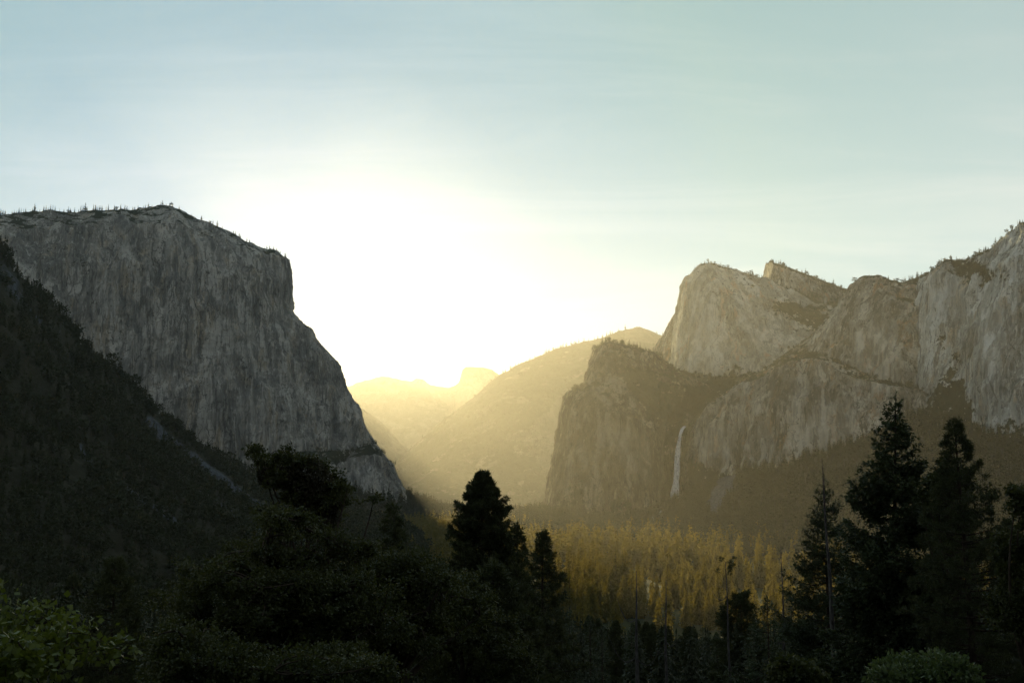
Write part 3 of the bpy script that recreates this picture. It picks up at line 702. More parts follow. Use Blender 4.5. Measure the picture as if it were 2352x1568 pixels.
right_wall = loft('right_massif', 'tall grey cliff massif running off the right edge', [
    rail((2080,1120,3250),(2110,1120,2960),(2160,1120,2850),(2210,1120,2780),(2250,1120,2680),(2300,1120,2620),(2360,1120,2560),(2440,1120,2500),(2600,1120,2450)),
    rail((2085,960,3270),(2115,960,2990),(2165,960,2880),(2215,990,2810),(2250,985,2700),(2300,985,2640),(2360,985,2580),(2440,985,2520),(2600,985,2460)),
    rail((2090,880,3290),(2120,880,3020),(2170,880,2910),(2218,900,2840),(2252,890,2720),(2302,890,2660),(2362,890,2600),(2440,890,2540),(2600,890,2480)),
    rail((2095,800,3310),(2125,800,3050),(2175,800,2940),(2222,810,2860),(2262,800,2750),(2308,795,2690),(2364,790,2630),(2440,790,2560),(2600,790,2500)),
    rail((2098,730,3330),(2128,720,3080),(2178,715,2970),(2226,715,2890),(2268,705,2790),(2312,695,2720),(2366,690,2660),(2440,680,2590),(2600,670,2520)),
    rail((2102,668,3350),(2134,645,3110),(2178,625,3000),(2228,630,2930),(2270,615,2840),(2314,605,2770),(2368,590,2700),(2440,570,2630),(2600,540,2560)),
    rail((2106,650,3380),(2140,624,3160),(2174,603,3080),(2226,608,3010),(2264,586,2930),(2300,558,2860),(2352,514,2800),(2440,460,2740),(2600,380,2660)),
    rail((2110,660,3700),(2145,635,3600),(2178,615,3500),(2228,615,3400),(2266,592,3300),(2304,565,3200),(2356,522,3100),(2440,470,3000),(2600,400,2900)),
    rail(*[(x,1000,4200) for x in (2110,2145,2178,2228,2266,2304,2356,2440,2600)]),
  ], 400, 340, M_grey, flute=15, block=12, fine=3, blur=1, seed=81, veg_slope=0.6, cat='cliff',
  veg_polys=[[(2180,600),(2240,600),(2330,620),(2340,650),(2200,640)],[(2110,950),(2150,880),(2185,830),(2215,870),(2235,930),(2230,1000),(2250,1100),(2060,1120)],
             [(2250,985),(2360,985),(2360,1120),(2250,1120)],[(2130,750),(2200,790),(2240,850),(2190,830)]],
  pale_polys=[[(2130,650),(2200,640),(2220,720),(2140,720)],[(2240,720),(2330,700),(2280,860),(2250,850)]])
slope_right = loft('forested_slope', 'hazy forested slope below the right cliffs', [
    rail((1080,1225,2900),(1200,1232,2750),(1320,1240,2550),(1450,1250,2350),(1560,1260,2250),(1680,1270,2100),(1800,1275,2000),(1950,1285,1900),(2100,1295,1800),(2300,1310,1650),(2600,1340,1450)),
    rail((1100,1210,3150),(1210,1205,3000),(1320,1215,2850),(1450,1222,2750),(1560,1212,2700),(1680,1190,2550),(1800,1180,2450),(1950,1170,2350),(2100,1160,2250),(2300,1160,2100),(2600,1160,1900)),
    rail((1120,1200,3400),(1225,1180,3300),(1320,1195,3080),(1450,1200,3050),(1560,1165,3120),(1680,1130,2900),(1800,1115,2800),(1950,1090,2700),(2100,1060,2600),(2300,1070,2450),(2600,1070,2250)),
    rail((1140,1195,3700),(1245,1170,3480),(1320,1185,3300),(1450,1190,3260),(1550,1160,3330),(1670,1085,3220),(1790,1070,3110),(1950,1015,3010),(2100,955,2960),(2270,985,2700),(2600,985,2470)),
    rail((1160,1230,4000),(1260,1210,3700),(1320,1230,3500),(1450,1230,3450),(1560,1200,3550),(1680,1120,3400),(1800,1110,3300),(1950,1060,3200),(2110,985,3100),(2300,1010,2850),(2600,1010,2600)),
  ], 300, 140, M_slope, flute=4, block=14, fine=4, blur=3, seed=85, veg_slope=1.1, cat='hillside',
  pale_lines=[([(1672,1095),(1655,1130),(1640,1165)],22)])

# ------------------------------------------------------------------ ground sheet
def ground_z(x, y):
    x = np.asarray(x, float); y = np.asarray(y, float)
    P = np.stack([x, y, np.zeros_like(x)], -1)
    hill = -1.75 - 0.2 * np.maximum(y, -200) + 0.0002 * np.minimum(y, 0) ** 2
    bank = 0.33 * np.log1p(np.exp(np.clip((x - 9) / 2.5, -30, 30))) * 2.5 * np.exp(-(np.maximum(y, 0) / 55.0) ** 2)
    bank = np.minimum(bank, 12)
    hill = hill + bank + 2.0 * fbm(P / 35, 3, 0.5, 91) * np.clip(np.hypot(x, y) / 30, 0, 1) + 0.3 * fbm(P / 3, 3, 0.5, 92) * np.clip(np.hypot(x, y) / 6, 0, 1)
    floor = VAL + 4 * fbm(P / 220, 3, 0.5, 93)
    k = 12.0
    return k * np.log(np.exp(np.clip((hill - floor) / k, -40, 40)) + 1) + floor

nr, na = 220, 300
rr = np.concatenate([[0.0], np.geomspace(0.6, 18300, nr - 1)])
aa = np.linspace(0, 2 * np.pi, na, endpoint=False)
gx = rr[:, None] * np.sin(aa)[None]; gy = rr[:, None] * np.cos(aa)[None]
gy = np.maximum(gy, -1800); gx = np.clip(gx, -9000, 9000)
gz = ground_z(gx, gy)
idx = np.arange(nr * na).reshape(nr, na)
nx = np.roll(idx, -1, axis=1)
F = np.stack([idx[:-1], idx[1:], nx[1:], nx[:-1]], -1).reshape(-1, 4)
# drop squashed faces at the clamped borders
Vg = np.stack([gx, gy, gz], -1).reshape(-1, 3)
e = np.linalg.norm(np.cross(Vg[F[:, 2]] - Vg[F[:, 0]], Vg[F[:, 3]] - Vg[F[:, 1]]), axis=1)
F = F[(e > 1e-4)]
ground = link('ground', make_mesh('ground', Vg, F, M_soil, smooth=True))
tag(ground, 'forest floor falling from the viewpoint to the flat valley', 'ground', kind='structure')

# ------------------------------------------------------------------ tree geometry
def norm(v): return v / (np.linalg.norm(v, axis=-1, keepdims=True) + 1e-9)

class Geo:
    """collects quads; leaves are diamonds"""
    def __init__(self): self.V = []; self.F = []; self.T = []; self.n = 0
    def add(self, V, F, T):
        self.V.append(V); self.F.append(F + self.n); self.T.append(T); self.n += len(V)
    def leaves(self, P, D, N, L, W, tint, mid=0.5):
        D = norm(D); S = norm(np.cross(D, N))
        L = np.broadcast_to(np.asarray(L, float), (len(P),))[:, None]; W = np.broadcast_to(np.asarray(W, float), (len(P),))[:, None]
        V = np.stack([P, P + D * L * mid + S * W / 2, P + D * L, P + D * L * mid - S * W / 2], 1).reshape(-1, 3)
        F = np.arange(len(P) * 4).reshape(-1, 4)
        self.add(V, F, np.repeat(np.broadcast_to(tint, (len(P),)), 4))
    def tube(self, pts, rad, sides=6, tint=0.5):
        pts = np.asarray(pts, float); rad = np.broadcast_to(np.asarray(rad, float), (len(pts),))
        d = norm(np.gradient(pts, axis=0))
        ref = np.where(np.abs(d[:, 2:3]) > 0.9, np.array([[1.0, 0, 0]]), np.array([[0, 0, 1.0]]))
        a = norm(np.cross(d, ref)); b = np.cross(d, a)
        th = np.linspace(0, 2 * np.pi, sides, endpoint=False)
        V = pts[:, None] + rad[:, None, None] * (np.cos(th)[None, :, None] * a[:, None] + np.sin(th)[None, :, None] * b[:, None])
        n = len(pts); I = np.arange(n * sides).reshape(n, sides); J = np.roll(I, -1, 1)
        F = np.stack([I[:-1], J[:-1], J[1:], I[1:]], -1).reshape(-1, 4)
        self.add(V.reshape(-1, 3), F, np.full(n * sides, tint))
    def data(self):
        return np.concatenate(self.V), np.concatenate(self.F), np.concatenate(self.T)
    def mesh(self, name, mat):
        V, F, T = self.data()
        return make_mesh(name, V, F, mat, {'tint': T})

def fir(h, rad, rng, crown0=0.1, dens=1.0, leafL=0.34, leafW=0.13, droop=0.25, gap=0.12, shape=0.85, trunk_r=None, lean=(0, 0), nb=None):
    """drooping flat sprays in uneven whorls; returns trunk and crown Geo"""
    T, C = Geo(), Geo()
    tr = trunk_r or h * 0.0125
    zs = np.linspace(0, h, 14)
    def axis(z): return np.stack([lean[0] * (z / h) ** 1.5, lean[1] * (z / h) ** 1.5, z], -1)
    T.tube(axis(zs), tr * (1 - zs / h) ** 0.85 + 0.015, 8)
    nb = nb or int(11 * h * dens * 0.55)
    hs = crown0 * h + (h * 0.985 - crown0 * h) * (rng.random(nb) ** 0.85)
    sp = 0.03 * h
    hs = np.clip(np.round(hs / sp) * sp + rng.normal(size=nb) * 0.2 * sp, crown0 * h, h * 0.985)
    hs.sort()
    bulge = rng.random(8) * 0.5 + 0.72
    for z in hs:
        t = (z - crown0 * h) / (h - crown0 * h)
        az = rng.random() * 2 * np.pi
        r = rad * (1 - t) ** shape * np.interp((az / (2 * np.pi) * 7.99 + t * 9) % 8, np.arange(9), np.append(bulge, bulge[0]))
        r *= (0.78 + 0.34 * rng.random()) * (1.0 if t > 0.12 else 0.6 + 3 * t)
        r = max(r, 0.25)
        if rng.random() < gap: continue
        out = np.array([math.cos(az), math.sin(az), 0])
        el0 = 0.5 * t - droop * (1 - t) + rng.normal() * 0.08
        n = 7
        s = np.linspace(0, 1, n)
        zz = r * (s * math.tan(el0) + (0.18 * s ** 2.5) - 0.12 * np.sin(s * np.pi))
        B = axis(np.full(n, z)) + out[None] * (s * r)[:, None] + np.array([0, 0, 1.0])[None] * zz[:, None]
        if r > 0.5: T.tube(B, np.linspace(max(0.012, 0.016 * r), 0.005, n), 4)
        side = np.array([-out[1], out[0], 0])
        m = max(4, int(9 * r * dens * 0.9))
        ts = 0.15 + 0.85 * rng.random(m) ** 0.75
        sg = np.where(rng.random(m) < 0.5, -1, 1)
        tl = r * 0.42 * (1.08 - ts) ** 0.7 * (0.6 + 0.6 * rng.random(m)) + 0.12
        base = np.stack([np.interp(ts, s, B[:, k]) for k in range(3)], -1)
        tdir = norm(out[None] * 0.75 + side[None] * sg[:, None] * 0.9 + np.array([0, 0, 1.0])[None] * (rng.normal(size=m) * 0.12 - 0.12)[:, None])
        q = np.maximum(2, (tl / (leafL * 0.42)).astype(int)).max()
        f = (np.arange(q)[None] + rng.random((m, q))) / q
        P = base[:, None] + tdir[:, None] * (f * tl[:, None])[..., None]
        P = P + rng.normal(size=P.shape) * 0.05
        P[..., 2] -= 0.12 * (f * tl[:, None]) ** 1.2
        Dv = tdir[:, None] + rng.normal(size=P.shape) * 0.55
        Dv[..., 2] += 0.12
        keep = (f * tl[:, None] < tl[:, None]).ravel() & (rng.random(m * q) < np.repeat(np.clip(tl / (leafL * 0.42) / q, 0.2, 1), q))
        P = P.reshape(-1, 3)[keep]; Dv = Dv.reshape(-1, 3)[keep]
        Nn = np.array([0, 0, 1.0])[None] + rng.normal(size=P.shape) * 0.45
        C.leaves(P, Dv, Nn, leafL * (0.7 + 0.6 * rng.random(len(P))), leafW * (0.7 + 0.6 * rng.random(len(P))), np.clip(0.5 + 0.25 * rng.normal() + 0.15 * rng.normal(size=len(P)), 0, 1))
    # leader
    P = axis(np.linspace(h * 0.94, h, 14)); D = rng.normal(size=P.shape) * 0.6; D[:, 2] += 0.8
    C.leaves(P, D, rng.normal(size=P.shape), leafL * 0.9, leafW, 0.5)
    return T, C

def pine(h, prof, rng, crown0=0.3, nbr=70, tuft=0.42, per=34, leafW=0.05, trunk_r=None, lean=(0, 0), up=0.25, sub=5):
    """open branches ending in round needle tufts; prof = [(t, radius)] from crown base to top"""
    T, C = Geo(), Geo()
    tr = trunk_r or h * 0.013
    zs = np.linspace(0, h, 14)
    def axis(z):
        z = np.asarray(z, float); return np.stack([lean[0] * (z / h) ** 1.5, lean[1] * (z / h) ** 1.5, z], -1)
    T.tube(axis(zs), tr * (1 - zs / h) ** 0.8 + 0.02, 8)
    tp = [p[0] for p in prof]; rp = [p[1] for p in prof]
    cents = []
    for i in range(nbr):
        t = (i + rng.random()) / nbr
        z = h * (crown0 + (1 - crown0) * t * 0.99)
        r = np.interp(t, tp, rp) * (0.62 + 0.48 * rng.random())
        az = i * 2.4 + rng.normal() * 0.5
        out = np.array([math.cos(az), math.sin(az), 0]); side = np.array([-out[1], out[0], 0])
        s = np.linspace(0, 1, 6)
        el = up * t + 0.05 * rng.normal() - 0.12 * (1 - t)
        B = axis(np.full(6, z)) + out[None] * (r * s)[:, None] + np.array([0, 0, 1.0])[None] * (r * (el * s + 0.22 * s ** 2.4))[:, None] + side[None] * (0.1 * r * np.sin(s * 2 + i))[:, None]
        T.tube(B, np.linspace(max(0.02, 0.02 * r), 0.008, 6), 4)
        m = max(2, int(sub * (0.5 + r * 0.55)))
        for _ in range(m):
            ts = 0.12 + 0.88 * rng.random() ** 0.6
            b = np.array([np.interp(ts, s, B[:, k]) for k in range(3)])
            off = norm(out * 0.5 + side * rng.normal() * 0.9 + np.array([0, 0, 0.25 + 0.3 * rng.normal()])) * (0.25 * r * (1.15 - ts) + 0.25) * (0.5 + rng.random())
            c = b + off
            T.tube(np.stack([b, b + off * 0.6 + np.array([0, 0, -0.02]), c]), [0.012, 0.009, 0.006], 3)
            cents.append((c, norm(off + out * 0.2)))
    cents.append((axis([h])[0], np.array([0, 0, 1.0])))
    for c, d in cents:
        n = int(per * (0.7 + 0.6 * rng.random()))
        v = norm(rng.normal(size=(n, 3)) + d[None] * 0.55 + np.array([0, 0, 0.25]))
        P = c[None] + v * tuft * 0.12 - d[None] * tuft * 0.5 * rng.random((n, 1))
        C.leaves(P, v, rng.normal(size=(n, 3)), tuft * (0.7 + 0.6 * rng.random(n)), leafW * (0.8 + 0.6 * rng.random(n)), np.clip(0.45 + 0.25 * rng.normal() + 0.12 * rng.normal(size=n), 0, 1))
    return T, C

def broadleaf(ells, base, rng, nclump=70, per=160, clump_r=0.75, leafL=0.13, leafW=0.09, trunk_r=0.22, fork=0.35, nlimb=9, shell=0.5, flat=0.75):
    """crown = union of ellipsoids ((x,y,z),(rx,ry,rz)); limbs reach into the clumps"""
    T, C = Geo(), Geo()
    base = np.asarray(base, float)
    vol = np.array([e[1][0] * e[1][1] * e[1][2] for e in ells]) ** 0.75; vol /= vol.sum()
    cents = []
    for k in rng.choice(len(ells), nclump, p=vol):
        c, r = np.array(ells[k][0], float), np.array(ells[k][1], float)
        v = norm(rng.normal(size=3)); v[2] = v[2] if v[2] > -0.55 else -v[2] * 0.5
        cents.append(c + v * r * (shell + (1 - shell) * rng.random() ** 0.6))
    cents = np.array(cents)
    mean = cents.mean(0)
    fk = base * (1 - fork) + mean * fork; fk[2] = base[2] + (mean[2] - base[2]) * fork
    s = np.linspace(0, 1, 7)[:, None]
    tr = base * (1 - s) + fk * s + np.sin(s * 3) * np.array([[0.12, 0.1, 0]]) * trunk_r * 4
    T.tube(tr, np.linspace(trunk_r * 1.3, trunk_r * 0.85, 7), 9)
    mains = cents[rng.choice(len(cents), min(nlimb, len(cents)), replace=False)]
    limb_pts = []
    for m in mains:
        s = np.linspace(0, 1, 9)[:, None]
        mid = (fk + m) / 2 + rng.normal(size=3) * np.linalg.norm(m - fk) * 0.12 + np.array([0, 0, 0.1 * np.linalg.norm(m - fk)])
        B = (1 - s) ** 2 * fk + 2 * s * (1 - s) * mid + s ** 2 * m
        T.tube(B, np.linspace(trunk_r * 0.55, trunk_r * 0.1, 9), 6)
        limb_pts.append(B)
    LP = np.concatenate(limb_pts)
    for c in cents:
        d = np.linalg.norm(LP - c, axis=1) + 0.4 * np.abs(LP[:, 2] - c[2])
        b = LP[np.argmin(d)]
        s = np.linspace(0, 1, 5)[:, None]
        mid = (b + c) / 2 + rng.normal(size=3) * 0.15 * np.linalg.norm(c - b)
        T.tube((1 - s) ** 2 * b + 2 * s * (1 - s) * mid + s ** 2 * c, np.linspace(trunk_r * 0.13, trunk_r * 0.04, 5), 4)
        n = int(per * (0.5 + rng.random()))
        rr_ = clump_r * (0.6 + 0.7 * rng.random())
        # sprays: leaves follow a few short twigs in the clump
        nt_ = 9
        tw = norm(rng.normal(size=(nt_, 3)) + np.array([0, 0, 0.2])) * rr_
        tw[:, 2] *= flat
        k = rng.integers(0, nt_, n)
        f = rng.random(n)[:, None] ** 0.7
        P = c + tw[k] * f + rng.normal(size=(n, 3)) * 0.13 * rr_
        Dv = norm(tw[k]) * 0.5 + rng.normal(size=(n, 3)) * 0.8
        C.leaves(P, Dv, rng.normal(size=(n, 3)) + np.array([0, 0, 0.6]), leafL * (0.65 + 0.7 * rng.random(n)), leafW * (0.65 + 0.7 * rng.random(n)), np.clip(0.45 + 0.3 * rng.normal() + 0.15 * rng.normal(size=n), 0, 1), 0.45)
    return T, C

def low_conifer(h, rad, n, rng, shape=0.8, crown0=0.04, size=0.045, sides=3):
    """tree for distances past 400 m: short hanging sprays in uneven tiers round a stem"""
    C, T = Geo(), Geo()
    T.tube(np.array([[0, 0, -h * 0.05], [0, 0, h * 0.5], [0, 0, h * 0.97]]), [h * 0.011, h * 0.007, h * 0.002], sides)
    t = 1 - rng.random(n) ** 0.58
    t = np.clip(t, 0, 0.99)
    tier = np.floor(t * 17 + 0.35 * rng.normal(size=n)) / 17
    t = np.clip(0.5 * t + 0.5 * tier, 0, 0.99)
    az = rng.random(n) * 2 * np.pi
    lob = 1 + 0.2 * np.sin(az * 2 + t * 7 + rng.random() * 6) + 0.2 * np.sin(t * 40 + 2 * az)
    r = rad * h * (1 - t) ** shape * lob * np.clip(0.55 + t * 5, 0, 1) + 0.006 * h
    out = np.stack([np.cos(az), np.sin(az), np.zeros(n)], -1)
    L = size * h * (0.6 + 0.7 * rng.random(n)) * (0.55 + 0.6 * (1 - t))
    u = 0.25 + 0.75 * rng.random(n) ** 0.6
    P = out * np.maximum(r * u - L * 0.5, 0)[:, None]
    P[:, 2] = h * (crown0 + (1 - crown0) * t) + L * 0.2 - r * u * 0.25
    hang = (rng.random(n) < 0.6)[:, None]      # hanging sprays cover the crown like shingles, the others stick out
    D = np.where(hang, out * 0.35 + np.array([0, 0, -0.8]), out + np.array([0, 0, -0.3])) + rng.normal(size=(n, 3)) * 0.3
    N = np.where(hang, out + np.array([0, 0, 0.35]), np.array([0, 0, 0.6])) + rng.normal(size=(n, 3)) * np.where(hang, 0.35, 0.8)
    C.leaves(P, D, N, L, L * np.where(hang[:, 0], 0.75, 0.5), np.clip(0.5 + 0.22 * rng.normal(size=n), 0, 1), 0.6)
    C.leaves(np.array([[0, 0, h * 0.93]] * 3), np.array([[0, 0, 1.0]] * 3), rng.normal(size=(3, 3)), h * 0.075, h * 0.014, 0.5)
    return T, C

def round_tree(h, rad, n, rng):
    C, T = Geo(), Geo()
    T.tube(np.array([[0, 0, -h * 0.05], [0, 0, h * 0.4], [0, 0, h * 0.85]]), [h * 0.02, h * 0.014, h * 0.004], 3)
    v = norm(rng.normal(size=(n, 3)))
    lob = 0.7 + 0.3 * np.sin(v[:, 0] * 5 + 1) * np.sin(v[:, 1] * 4 + v[:, 2] * 5)
    P = v * np.array([rad, rad, h * 0.36]) * (lob * (0.55 + 0.45 * rng.random(n)))[:, None] + np.array([0, 0, h * 0.6])
    C.leaves(P, v + rng.normal(size=(n, 3)) * 0.8, rng.normal(size=(n, 3)), rad * 0.34 * (0.6 + 0.8 * rng.random(n)), rad * 0.26, np.clip(0.5 + 0.25 * rng.normal(size=n), 0, 1))
    return T, C

def merged(name, label, cat, protos, P, H, mat, rng, group=None, tints=None):
    """one 'stuff' mesh out of many small copies; protos are Geo pairs of unit height"""
    Vs, Fs, Ts, n0 = [], [], [], 0
    P = np.asarray(P); H = np.asarray(H)
    which = rng.integers(0, len(protos), len(P))
    for k, (T, C) in enumerate(protos):
        V1, F1, t1 = T.data(); V2, F2, t2 = C.data()
        V = np.concatenate([V1, V2]); F = np.concatenate([F1, F2 + len(V1)]); t = np.concatenate([t1 * 0.0, t2])
        m = np.where(which == k)[0]
        if not len(m): continue
        a = rng.random(len(m)) * 2 * np.pi
        sx = H[m] * (0.8 + 0.4 * rng.random(len(m)))
        X = (V[None, :, 0] * np.cos(a)[:, None] - V[None, :, 1] * np.sin(a)[:, None]) * sx[:, None] + P[m, 0:1]
        Y = (V[None, :, 0] * np.sin(a)[:, None] + V[None, :, 1] * np.cos(a)[:, None]) * sx[:, None] + P[m, 1:2]
        Z = V[None, :, 2] * H[m][:, None] + P[m, 2:3]
        Vs.append(np.stack([X, Y, Z], -1).reshape(-1, 3))
        Fs.append((F[None] + (np.arange(len(m)) * len(V))[:, None, None]).reshape(-1, 4) + n0)
        Ts.append(np.clip(t[None] * 0.6 + rng.random(len(m))[:, None] * 0.4, 0, 1).ravel())
        n0 += len(m) * len(V)
    me = make_mesh(name, np.concatenate(Vs), np.concatenate(Fs), mat, {'tint': np.concatenate(Ts)})
    return tag(link(name, me), label, cat, group, 'stuff')

# ------------------------------------------------------------------ valley forest
rv = np.random.default_rng(101)
protoA = [low_conifer(1, 0.175, 1700, rv, 0.66, size=0.05), low_conifer(1, 0.150, 1550, rv, 0.70, size=0.048), low_conifer(1, 0.205, 1800, rv, 0.62, size=0.052), low_conifer(1, 0.130, 1400, rv, 0.55, 0.06, size=0.046)]
protoB = [low_conifer(1, 0.175, 420, rv, 0.66, size=0.09), low_conifer(1, 0.150, 380, rv, 0.70, size=0.085), low_conifer(1, 0.205, 440, rv, 0.62, size=0.095), low_conifer(1, 0.130, 350, rv, 0.55, 0.06, size=0.082)]
protoC = [low_conifer(1, 0.18, 105, rv, 0.65, size=0.15), low_conifer(1, 0.21, 110, rv, 0.6, size=0.16), low_conifer(1, 0.15, 98, rv, 0.7, size=0.13)]
protoR = [round_tree(1, 0.42, 90, rv), round_tree(1, 0.5, 100, rv)]

def scatter(y0, y1, spacing, rng, half=0.50, clear=True):
    pts = []
    n = int(half * (y1 ** 2 - y0 ** 2) / spacing ** 2)
    y = np.sqrt(rng.uniform(y0 ** 2, y1 ** 2, n)); x = y * rng.uniform(-half, half, n)
    return x, y

def surface_cut(px):  # keep the valley trees off the side slopes
    return px
def meadow(x, y):
    px, py = proj(np.stack([x, y, np.full_like(x, VAL)], -1))
    m = in_poly(px, py, [(1330,1335),(1400,1318),(1490,1330),(1470,1352),(1400,1362),(1340,1352)])
    m |= in_poly(px, py, [(1265,1300),(1330,1300),(1350,1330),(1290,1330)])
    return m

x, y = scatter(850, 1900, 19, rv, 0.5)
dens = fbm(np.stack([x / 110, y / 110, 0 * x], -1), 3, 0.55, 201)
keep = (dens > 0.08) & ~meadow(x, y)
x, y = x[keep], y[keep]
z = ground_z(x, y)
h = np.clip(rv.normal(38, 12, len(x)) * (0.95 + 0.5 * fbm(np.stack([x / 90, y / 90, 0 * x], -1), 2, 0.5, 202)), 14, 62)
P = np.stack([x, y, z], -1)
px, py = proj(P + np.stack([0 * h, 0 * h, h], -1))
# the ones that show largest in the lit part of the valley stand as trees of their own
score = h / y * np.where((px > 1180) & (px < 2060) & (py < 1440), 1, 0.0) * (0.6 + 0.8 * rv.random(len(x)))
order = np.argsort(-score)
own = order[:135]
rest = np.setdiff1d(np.arange(len(x)), own)
meshesA = []
for k, (T, C) in enumerate(protoA):
    meshesA.append((T.mesh('conifer_trunk', M_bark), C.mesh('conifer_crown', M_valley)))
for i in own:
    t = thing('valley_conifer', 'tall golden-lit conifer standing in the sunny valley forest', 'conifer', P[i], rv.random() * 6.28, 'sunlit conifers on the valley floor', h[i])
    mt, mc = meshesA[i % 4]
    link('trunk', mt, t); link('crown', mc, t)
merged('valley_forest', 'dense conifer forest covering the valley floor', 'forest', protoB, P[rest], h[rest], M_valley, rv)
x, y = scatter(1900, 4300, 23, rv, 0.36)
dens = fbm(np.stack([x / 200, y / 200, 0 * x], -1), 3, 0.5, 203)
keep = (dens > -0.35)
x, y = x[keep], y[keep]
h = np.clip(rv.normal(42, 9, len(x)), 16, 62)
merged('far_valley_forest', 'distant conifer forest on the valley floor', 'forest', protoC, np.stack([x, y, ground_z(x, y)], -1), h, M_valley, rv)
# pale green riverside trees by the clearing
for (px_, Y_, hh) in ((1282, 1560, 18), (1300, 1500, 20), (1402, 1480, 15), (1425, 1440, 22), (1440, 1455, 20), (1392, 1500, 10)):
    p = at(px_, 1110, Y_); p[2] = float(ground_z(p[0], p[1]))
    T, C = protoR[int(px_) % 2]
    t = thing('broadleaf_tree', 'small bright green broadleaf tree beside the valley clearing', 'tree', p, rv.random() * 6, 'bright green trees by the clearing', hh)
    link('trunk', T.mesh('tree_trunk', M_bark), t); link('crown', C.mesh('tree_crown', M_bush), t)

def on_surface(L, n, rng, mask, ymin=-1e9):
    w = mask.ravel().astype(float).copy()
    G = L['G']
    du = np.linalg.norm(np.gradient(G, axis=1), axis=-1); dv = np.linalg.norm(np.gradient(G, axis=0), axis=-1)
    w *= (du * dv).ravel()
    if w.sum() == 0: return np.zeros((0, 3))
    i = rng.choice(len(w), n, p=w / w.sum())
    return G.reshape(-1, 3)[i] + rng.normal(size=(n, 3)) * np.array([3, 3, 0])

L = slope_left
m = (L['pale'] < 0.35) & (L['px'] > -120) & (L['px'] < 1080) & (L['py'] < 1600)
m[-60:] = False
Pn = on_surface(L, 11000, rv, m & (fbm(L['G'] / 90, 3, 0.5, 210) > -0.4))
hh = np.clip(rv.normal(14, 6, len(Pn)), 4, 34)
merged('hillside_forest', 'dark scrubby trees covering the left hillside', 'forest', protoC + protoR[:1], Pn, hh, M_hill, rv)
L = slope_right
m = (L['pale'] < 0.4) & (L['px'] > 1100) & (L['px'] < 2500)
Pn = on_surface(L, 8000, rv, m)
hh = np.clip(rv.normal(26, 7, len(Pn)), 8, 45)
merged('slope_forest', 'hazy conifers covering the slope below the right cliffs', 'forest', protoC, Pn, hh, M_hill, rv)
L = toe_slope
Pn = on_surface(L, 2600, rv, (L['px'] > 600) & (L['G'][..., 2] > VAL - 3))
merged('toe_forest', 'conifers on the slope at the foot of the grey cliff', 'forest', protoC, Pn, np.clip(rv.normal(30, 8, len(Pn)), 8, 50), M_hill, rv)
# brush and trees on ledges and tops of the right cliffs
Vs = []; Hs = []
for L, n, mn in ((fall_rock, 1500, 0.45), (bowl, 1100, 0.6), (lower_wall, 1000, 0.5), (upper_wall, 300, 0.5), (right_wall, 2200, 0.45), (peak, 600, 0.45), (peak_back, 400, 0.45), (buttress, 500, 0.5), (cliff, 500, 0.5), (mid_ridge, 1800, 0.3)):
    m = (L['veg'] > mn) & (L['G'][..., 2] > VAL - 5)
    p = on_surface(L, n, rv, m)
    Vs.append(p); Hs.append(np.clip(rv.normal(10, 4, len(p)), 3, 22) * (1.6 if L is mid_ridge else 1))
merged('ledge_trees', 'scattered brush and small trees on the cliff ledges', 'brush', protoC + protoR, np.concatenate(Vs), np.concatenate(Hs), M_hill, rv)

# ------------------------------------------------------------------ trees on the skylines
rim_proto = [low_conifer(1, 0.15, 90, rv, 0.7, 0.05, 0.12), low_conifer(1, 0.11, 80, rv, 0.8, 0.02, 0.11), low_conifer(1, 0.20, 90, rv, 0.55, 0.06, 0.14), low_conifer(1, 0.22, 80, rv, 0.5, 0.2, 0.15)]
rim_mesh = []
for T, C in rim_proto:
    V1, F1, t1 = T.data(); V2, F2, t2 = C.data()
    rim_mesh.append(make_mesh('rim_tree', np.concatenate([V1, V2]), np.concatenate([F1, F2 + len(V1)]), M_hill, {'tint': np.concatenate([t1 * 0, t2])}))
def rim_trees(L, n, x0, x1, hmean, label, group, seed):
    rng = np.random.default_rng(seed)
    for p in rim_points(L, n, x0, x1, seed):
        h = float(np.clip(rng.normal(hmean, hmean * 0.35), hmean * 0.4, hmean * 2))
        o = link('rim_tree', rim_mesh[int(rng.integers(0, 4))])
        o.location = (p[0], p[1], p[2] - 0.5); o.scale = (h, h, h); o.rotation_euler = (0, 0, rng.random() * 6.28)
        tag(o, label, 'tree', group)
rim_trees(cliff, 58, -5, 300, 15, 'tiny tree on the flat left part of the grey cliff rim', 'trees along the flat cliff rim', 301)
rim_trees(cliff, 46, 300, 660, 12, 'tiny tree on the sloping rim of the grey cliff', 'trees along the sloping cliff rim', 302)
rim_trees(mid_ridge, 75, 1150, 1450, 26, 'tiny hazy tree on the skyline of the wooded ridge', 'trees along the wooded ridge', 303)
rim_trees(mid_ridge, 8, 1505, 1535, 26, 'tiny hazy tree where the wooded ridge meets the shoulder', 'trees right of the bald dome', 304)
rim_trees(fall_rock, 22, 1380, 1500, 14, 'tiny tree on top of the waterfall tower', 'trees on the waterfall tower', 305)
rim_trees(peak, 16, 1590, 1755, 11, 'tiny tree on top of the middle peak', 'trees on the middle peak', 306)
rim_trees(peak_back, 16, 1775, 1945, 14, 'tiny tree on the ridge of the sharp back peak', 'trees on the back peak', 307)
rim_trees(back_knoll, 12, 2062, 2125, 16, 'tiny tree on the small wooded knoll', 'trees on the knoll', 308)
rim_trees(right_wall, 26, 2110, 2350, 10, 'tiny tree on the rim of the right massif', 'trees on the right massif', 309)
rim_trees(slope_left, 40, 0, 560, 13, 'dark tree on the edge of the left hillside', 'trees on the left hillside edge', 310)

